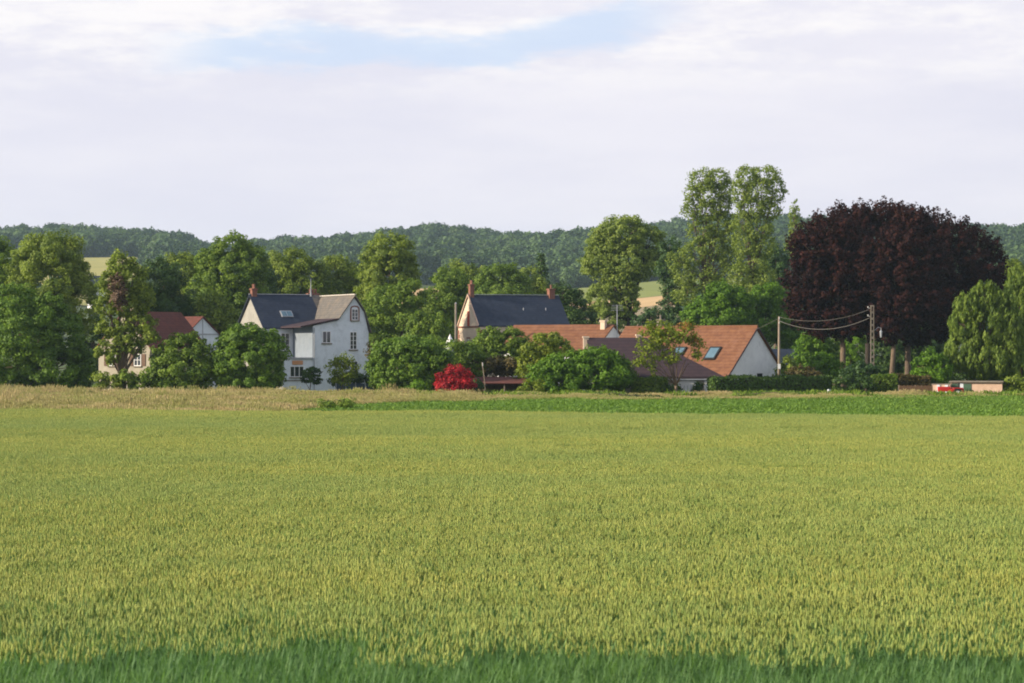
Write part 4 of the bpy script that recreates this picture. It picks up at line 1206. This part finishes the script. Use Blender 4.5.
    # copper beeches
    tree('copper_beech', 'leftmost copper beech with bare pinkish trunk and reddish lit crown', T_, 843, 282,
         [(832, 232, 24, 19), (812, 248, 22, 21), (850, 258, 30, 24), (808, 282, 22, 20), (838, 292, 30, 24), (826, 262, 26, 24, 4), (830, 298, 28, 24, 4), (806, 310, 18, 16), (848, 318, 24, 18), (822, 325, 20, 12)], 'copper', clump=.20, kind='spiky', base_w=.36, bark='bark_light', forks=5.6, size=.235)
    tree('copper_beech', 'copper beech with the highest crown and darkest trunk behind the concrete pole', T_, 868, 292,
         [(866, 224, 24, 18), (884, 219, 22, 15), (852, 226, 22, 18), (902, 226, 22, 17), (875, 248, 34, 24), (868, 280, 34, 24), (872, 308, 28, 20)], 'copper', clump=.20, kind='spiky', base_w=.38, bark='bark_dark', forks=5.6, size=.235)
    tree('copper_beech', 'copper beech with pale ivy patched trunk just right of the concrete pole', T_, 891, 280,
         [(914, 226, 20, 16), (905, 250, 28, 22), (895, 278, 32, 24), (918, 262, 28, 24), (900, 308, 30, 22), (888, 330, 20, 12), (925, 300, 26, 24)], 'copper', clump=.20, kind='spiky', base_w=.30, bark='bark_light', forks=5.4, size=.235, lean=.3)
    tree('copper_beech', 'rightmost copper beech with dark drooping crown over the weeping tree', T_, 908, 288,
         [(930, 236, 22, 18), (950, 240, 24, 20), (975, 252, 22, 20), (992, 268, 17, 18), (950, 270, 32, 24), (980, 282, 22, 18), (940, 300, 30, 24), (922, 325, 26, 18), (950, 325, 20, 16)], 'copper', clump=.20, kind='spiky', base_w=.38, bark='bark', forks=5.4, size=.235)
    # behind the beech trunks
    tree('broadleaf_tree', 'yellow green bush glowing left of the pinkish beech trunk', S_, 818, 300, [(815, 342, 14, 14), (808, 356, 13, 13), (828, 356, 12, 12), (818, 372, 18, 12)], 'bright')
    tree('broadleaf_tree', 'sunlit tree seen between the first two copper beech trunks', S_, 856, 312, [(857, 345, 10, 15), (850, 360, 10, 12), (860, 370, 12, 12)], 'bright')
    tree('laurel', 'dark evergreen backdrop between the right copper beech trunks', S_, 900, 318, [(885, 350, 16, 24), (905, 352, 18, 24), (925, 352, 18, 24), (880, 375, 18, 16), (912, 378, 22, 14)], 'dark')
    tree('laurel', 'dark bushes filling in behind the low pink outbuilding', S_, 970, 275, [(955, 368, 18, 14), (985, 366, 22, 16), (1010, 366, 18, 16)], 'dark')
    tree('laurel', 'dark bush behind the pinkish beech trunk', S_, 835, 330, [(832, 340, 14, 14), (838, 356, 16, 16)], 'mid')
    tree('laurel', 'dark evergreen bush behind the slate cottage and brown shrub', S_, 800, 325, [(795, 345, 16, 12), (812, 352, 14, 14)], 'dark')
    # right side
    tree('weeping_birch', 'pale green weeping tree drooping beside the right edge', T_, 978, 251,
         [(985, 296, 14, 14), (968, 306, 14, 14), (1003, 302, 12, 16), (962, 325, 14, 16), (985, 325, 20, 20), (1008, 325, 16, 20), (960, 350, 14, 18), (980, 355, 20, 20), (1004, 355, 18, 20), (1018, 340, 10, 24), (970, 358, 16, 12), (995, 360, 20, 12)],
         'willow', kind='weep', clump=.24, dens=1.0, size=.2)
    tree('weeping_birch', 'second weeping tree cut off by the right edge behind the first', T_, 1022, 258,
         [(1020, 280, 14, 14), (1032, 292, 16, 20), (1024, 310, 18, 22), (1036, 340, 18, 30), (1022, 350, 14, 26)], 'willow', kind='weep', clump=.24, dens=1.0)
    tree('round_bush', 'round bright green bush between beech trunks and weeping tree', S_, 933, 250, [(932, 362, 12, 11), (922, 369, 9, 10), (944, 368, 9, 10), (933, 376, 17, 10)], 'bright', size=.2)
    tree('birch', 'small tree top behind the weeping tree at the far right', T_, 1012, 320, [(1014, 268, 10, 8), (1020, 282, 12, 12), (1012, 300, 14, 14)], 'olive')
    # front bushes left to right
    F1 = 'bushes along the front of the village'
    def bush(label, px, d, lobes, mat, **kw):
        tree(kw.pop('nm', 'garden_bush'), label, S_, px, d, lobes, mat, size=kw.pop('size', .2), base_w=kw.pop('base_w', .1), group=F1, **kw)
    bush('low scrubby bush right under the cottage windows', 106, 245, [(100, 380, 9, 7), (113, 381, 9, 6)], 'olive')
    bush('low leafy bush at the foot of the ivy clad tree', 130, 245, [(128, 380, 8, 8), (140, 382, 8, 7)], 'mid')
    bush('dark olive rounded bush right of the cottage', 180, 246, [(186, 348, 19, 14), (170, 358, 18, 14), (200, 360, 17, 16), (180, 372, 32, 16), (158, 378, 14, 10)], 'mid', clump=.26)
    bush('big leafy bush overlapping the left side of the white house', 250, 246, [(246, 338, 22, 13), (264, 346, 18, 15), (230, 350, 15, 16), (250, 360, 33, 18), (268, 372, 15, 14), (232, 376, 18, 12), (250, 382, 30, 9)], 'fresh', clump=.24, dens=1.4)
    bush('small dark tree in front of the white house bay window', 310, 248, [(311, 372, 8, 5), (307, 378, 6, 5), (315, 379, 6, 5)], 'dark', kind='tier', forks=.9)
    bush('airy light green shrub before the white house wing', 342, 247, [(342, 361, 7, 7), (335, 368, 7, 8), (350, 368, 7, 8), (343, 377, 11, 8)], 'yellow', dens=.45, cull=.1, size=.17)
    bush('dark low shrub draped over the blue panel fence', 355, 251, [(340, 380, 9, 4), (352, 379, 10, 4), (366, 379, 10, 4)], 'dark')
    bush('reddish brown shrub right of the white house corner', 374, 262, [(374, 352, 7, 9), (376, 365, 8, 9)], 'brown', dens=.7)
    bush('broad mound of foliage left of the red maple', 405, 247, [(392, 352, 20, 12), (415, 350, 24, 11), (385, 368, 18, 14), (408, 370, 28, 16), (432, 362, 20, 16), (396, 382, 24, 9), (426, 380, 22, 9)], 'fresh', clump=.22)
    bush('dark leafy bush behind the red maple', 455, 252, [(452, 352, 20, 11), (470, 358, 18, 14), (448, 366, 18, 14), (478, 370, 12, 10)], 'mid')
    bush('small pale yellow green shrub left of the red maple', 420, 242, [(419, 386, 7, 5), (425, 389, 6, 4), (414, 390, 6, 4)], 'bright', size=.16)
    bush('round crimson red maple shrub in front of the dark bushes', 455.5, 241, [(455, 373, 9, 6.5), (462, 376, 8, 7), (446, 380, 9, 8), (466, 382, 8, 8), (455, 384, 15, 8), (449, 387, 12, 6)], 'red', nm='red_maple', size=.14, clump=.2, dens=.8)
    bush('low dark green bush between the red maple and open shed', 474, 243, [(474, 386, 7, 6)], 'dark')
    bush('leafy bush below the cream gable left of the long roof', 500, 262, [(492, 340, 15, 11), (510, 342, 15, 12), (482, 350, 15, 12), (500, 356, 26, 12), (524, 352, 12, 14)], 'mid', clump=.26)
    bush('brownish green bush directly above the open shed', 500, 252, [(490, 366, 16, 8), (510, 367, 15, 8)], 'brown')
    bush('yellow green upright shrub before the long orange roof', 540, 248, [(543, 345, 11, 11), (532, 356, 13, 14), (548, 360, 13, 14), (534, 376, 16, 14)], 'yellow', clump=.28)
    bush('dark bush with yellowish tip before the long orange roof', 556, 252, [(554, 342, 9, 8), (562, 350, 10, 10), (552, 355, 10, 8), (568, 362, 12, 10)], 'olive')
    bush('large rounded bright bush topped by sun left of the plum roof', 600, 243, [(598, 359, 19, 12), (582, 366, 20, 14), (612, 368, 17, 15), (596, 376, 34, 15), (618, 380, 12, 10)], 'bright', clump=.22)
    bush('rounded darker green bush in front of the large bright one', 556, 241.5, [(558, 366, 17, 10), (545, 374, 16, 13), (568, 376, 16, 13), (556, 384, 28, 9)], 'bright', clump=.24)
    bush('low yellowish weeds left of the rounded front bush', 535, 240, [(533, 388, 12, 6)], 'yellow')
    hedge('clipped_hedge', 'short boxy hedge under the eaves of the plum roofed house', 633, 667, 378.5, 243, depth=1.6, mat='mid')
    hedge('clipped_hedge', 'long dark clipped hedge below the pale gable', 714, 832, 377.2, 241.5, 245, depth=1.6, mat='dark', tint=.45)
    hedge('clipped_hedge', 'brownish topped hedge right of the concrete pole', 893, 930, 376, 247, 247.5, depth=1.5, mat='brown')
    hedge('clipped_hedge', 'green clipped hedge at the foot of the concrete pole', 873, 897, 376, 245, depth=1.5, mat='mid')
    tree('forked_tree', 'two stemmed tree with patchy orange and green leaves before the garage', T_, 672, 242,
         [(660, 328, 14, 7), (650, 338, 12, 8), (668, 338, 14, 9), (685, 334, 12, 9), (656, 352, 10, 9), (672, 356, 10, 8), (642, 352, 7, 8), (697, 344, 7, 6), (699, 354, 6, 5), (640, 362, 8, 5), (653, 368, 5, 6)],
         'yellow', base_w=.16, bark='bark_light', dens=.34, clump=.26, cull=.2, size=.2, forks=1.2, trunk_px=676,
         dead=('orange', [(686, 326, 7, 3, -.3), (694, 338, 5, 4, -.3)]))
    bush('dark tangle of stems and leaves at the garage door', 679, 243, [(672, 387, 5, 5), (676, 390, 4, 4)], 'dark')
    bush('small evergreen pressed against the garage wall', 696, 244, [(697, 386, 2.8, 3), (697, 390, 3.5, 3)], 'dark', size=.14)
    bush('low brownish rounded shrub right of the pale gable', 805, 256, [(800, 373, 11, 6), (812, 375, 9, 5)], 'brown')
    bush('pale flowering bush behind the hedge beside the power pole', 786, 262, [(787, 366, 8, 7), (782, 374, 8, 6)], 'olive')
    bush('bright leafy bush between the pale gable and first beech trunk', 824, 266, [(822, 362, 12, 9), (832, 370, 11, 9), (815, 372, 9, 8)], 'bright')
    bush('rounded dark shrub in front of the first beech trunk', 852, 244, [(845, 384, 11, 7), (860, 385, 12, 7)], 'dark')
    bush('grey green shrub at the foot of the pinkish beech trunk', 866, 250, [(862, 372, 13, 8), (874, 376, 10, 8), (848, 374, 8, 6)], 'blue')
    bush('dark low shrub before the green shed doors', 972, 243, [(958, 393, 5, 2.2), (968, 393, 6, 2.4)], 'dark', size=.16)
    bush('low green shrub at the foot of the pink shed wall', 998, 243, [(990, 392.5, 6, 2.6), (1003, 390, 6, 4)], 'mid', size=.16)
    bush('leafy green shrub at the right edge under the weeping tree', 1018, 243, [(1014, 384, 10, 7), (1024, 386, 10, 8)], 'olive', size=.18)
    bush('weedy green tuft in the dry grass left of centre', 330, 176, [(328, 404.5, 6, 1.8), (347, 404, 5, 2.2)], 'mid', size=.13, hidden_trunk=True, nm='weed_tuft', zbase=0)
    bush('long dark weed tuft in the dry grass below the rounded bushes', 620, 222, [(600, 399, 14, 2), (632, 399.5, 16, 2.0), (652, 399, 10, 1.8)], 'dark', size=.13, nm='weed_tuft')
    bush('dark weed tuft in the dry grass below the garage', 750, 224, [(742, 397, 10, 2.5), (758, 397.5, 12, 2.4), (790, 396, 9, 3)], 'mid', size=.13, nm='weed_tuft')
trees()
print('leaves', NLEAF[0])

# ================================================================== AIR
def haze():
    mb = MB().box(-1900, 1900, -80, 7200, -1.5 - .5, 150)
    m, nt, out = new_mat('haze_air')
    v = nt.nodes.new('ShaderNodeVolumePrincipled')
    v.inputs['Color'].default_value = (.60, .80, 1.0, 1); v.inputs['Density'].default_value = .00008; v.inputs['Anisotropy'].default_value = .2
    nt.links.new(v.outputs[0], out.inputs['Volume'])
    o = mb.build('haze', m); tag(o, 'thin blue haze over the far hills', 'haze', kind='stuff')
haze()

# ================================================================== LIGHT, SKY, CAMERA
sx, sy, sz = -.89, -.24, .34
sun_dir = Vector((sx, sy, sz)).normalized()
elev = math.asin(sun_dir.z)
ld = bpy.data.lights.new('sun', 'SUN'); ld.energy = 4.9; ld.angle = math.radians(.6); ld.color = (1.0, .86, .66)
lo = bpy.data.objects.new('sun', ld); COL.objects.link(lo); lo.rotation_euler = sun_dir.to_track_quat('Z', 'Y').to_euler()

def world():
    w = bpy.data.worlds.new('World'); SC.world = w; w.use_nodes = True; nt = w.node_tree; nt.nodes.clear(); N, L = nt.nodes, nt.links
    out = N.new('ShaderNodeOutputWorld'); bg = N.new('ShaderNodeBackground'); bg.inputs['Strength'].default_value = .125; L.new(bg.outputs[0], out.inputs[0])
    sky = N.new('ShaderNodeTexSky'); sky.sky_type = 'NISHITA'; sky.sun_disc = False; sky.sun_elevation = elev
    sky.sun_rotation = math.atan2(sun_dir.x, sun_dir.y) ; sky.dust_density = 1.5; sky.air_density = 1.0
    tc = N.new('ShaderNodeTexCoord'); sp = N.new('ShaderNodeSeparateXYZ'); L.new(tc.outputs['Generated'], sp.inputs[0])
    def noise(scale, vec, detail=5, rough=.55, off=(0, 0, 0)):
        mp = N.new('ShaderNodeMapping'); mp.inputs['Scale'].default_value = vec; mp.inputs['Location'].default_value = off; L.new(tc.outputs['Generated'], mp.inputs[0])
        n = N.new('ShaderNodeTexNoise'); n.inputs['Scale'].default_value = scale; n.inputs['Detail'].default_value = detail; n.inputs['Roughness'].default_value = rough
        L.new(mp.outputs[0], n.inputs['Vector']); return n.outputs['Fac']
    def mr(v, a, b, c, d):
        r = N.new('ShaderNodeMapRange'); r.interpolation_type = 'SMOOTHSTEP'
        for k_, q in zip(('From Min', 'From Max', 'To Min', 'To Max'), (a, b, c, d)): r.inputs[k_].default_value = q
        L.new(v, r.inputs['Value']); return r.outputs[0]
    def ma(op, a, b):
        m = N.new('ShaderNodeMath'); m.operation = op
        for i, q in enumerate((a, b)):
            if isinstance(q, (int, float)): m.inputs[i].default_value = q
            else: L.new(q, m.inputs[i])
        return m.outputs[0]
    def mix(f, a, b):
        m = N.new('ShaderNodeMix'); m.data_type = 'RGBA'
        if isinstance(f, (int, float)): m.inputs[0].default_value = f
        else: L.new(f, m.inputs[0])
        for i, q in ((6, a), (7, b)):
            if isinstance(q, tuple): m.inputs[i].default_value = q
            else: L.new(q, m.inputs[i])
        return m.outputs[2]
    z = sp.outputs[2]
    # pale lilac veil near the horizon, clearer and bluer higher up
    n1 = noise(1.0, (5, 5, 26), 6, .6, (3.1, 0, .7))
    veil = mix(mr(n1, .35, .68, 0, 1), (4.18, 4.12, 4.66, 1), (4.62, 4.50, 4.88, 1))
    # brighter warm-white cloud tops
    n2 = noise(1.0, (15, 15, 60), 8, .65, (1.3, 2, 4.1))
    hi = ma('MULTIPLY', mr(n2, .42, .62, 0, .95), mr(z, .092, .122, 0.10, 1))
    veil = mix(hi, veil, (5.25, 5.08, 5.1, 1))
    # blue openings near the top of the frame and above
    n3 = noise(1.0, (11, 11, 46), 8, .62, (7.7, 1, 9.3))
    tilt = ma('SUBTRACT', z, ma('MULTIPLY', sp.outputs[0], .078))
    wob = ma('MULTIPLY', ma('SUBTRACT', n3, .5), .05)
    band = mr(ma('ABSOLUTE', ma('ADD', ma('SUBTRACT', tilt, .1235), wob), 0), .002, .0105, 1, 0)
    xm = ma('SUBTRACT', 1.0, mr(ma('ABSOLUTE', ma('ADD', sp.outputs[0], .045), 0), .05, .13, 0, .9))
    xm = ma('SUBTRACT', 1.0, mr(ma('ABSOLUTE', ma('ADD', sp.outputs[0], .035), 0), .07, .115, 0, 1))
    blue = ma('MAXIMUM', ma('MULTIPLY', band, xm), ma('MULTIPLY', mr(n3, .45, .6, 0, .5), mr(z, .15, .19, 0, 1)))
    veil = mix(ma('MULTIPLY', blue, .8), veil, (3.3, 3.95, 5.0, 1))
    n4 = noise(2.2, (1, 1, 2.5), 6, .6)
    cover = ma('MULTIPLY', mr(z, .18, .85, 1.0, .3), 1.0)
    cover = ma('MAXIMUM', cover, ma('MULTIPLY', mr(n4, .52, .70, 0, .45), mr(z, .2, .4, 0, 1)))
    col = mix(cover, sky.outputs[0], veil)
    L.new(col, bg.inputs[0])
world()

cam = bpy.data.cameras.new('camera'); co = bpy.data.objects.new('camera', cam); COL.objects.link(co)
cam.sensor_width = 36; cam.lens = 36 * F / 1024; cam.shift_y = (HOR - 341.5) / 1024
cam.clip_start = .5; cam.clip_end = 12000
co.location = (0, 0, EYE); co.rotation_euler = (math.radians(90), 0, 0)
cam.dof.use_dof = True; cam.dof.focus_distance = 240; cam.dof.aperture_fstop = 5.0
SC.camera = co
SC.view_settings.view_transform = 'Standard'; SC.view_settings.look = 'None'; SC.view_settings.exposure = 0.65; SC.view_settings.gamma = 1.0
SC.render.engine = 'CYCLES'
cy = SC.cycles
cy.max_bounces = 6; cy.diffuse_bounces = 3; cy.glossy_bounces = 2; cy.transmission_bounces = 3; cy.volume_bounces = 1; cy.transparent_max_bounces = 6
cy.sample_clamp_indirect = 6; cy.use_denoising = True; cy.denoiser = 'OPENIMAGEDENOISE'; cy.denoising_input_passes = 'RGB_ALBEDO_NORMAL'; cy.filter_width = 1.9
SC.render.use_persistent_data = False
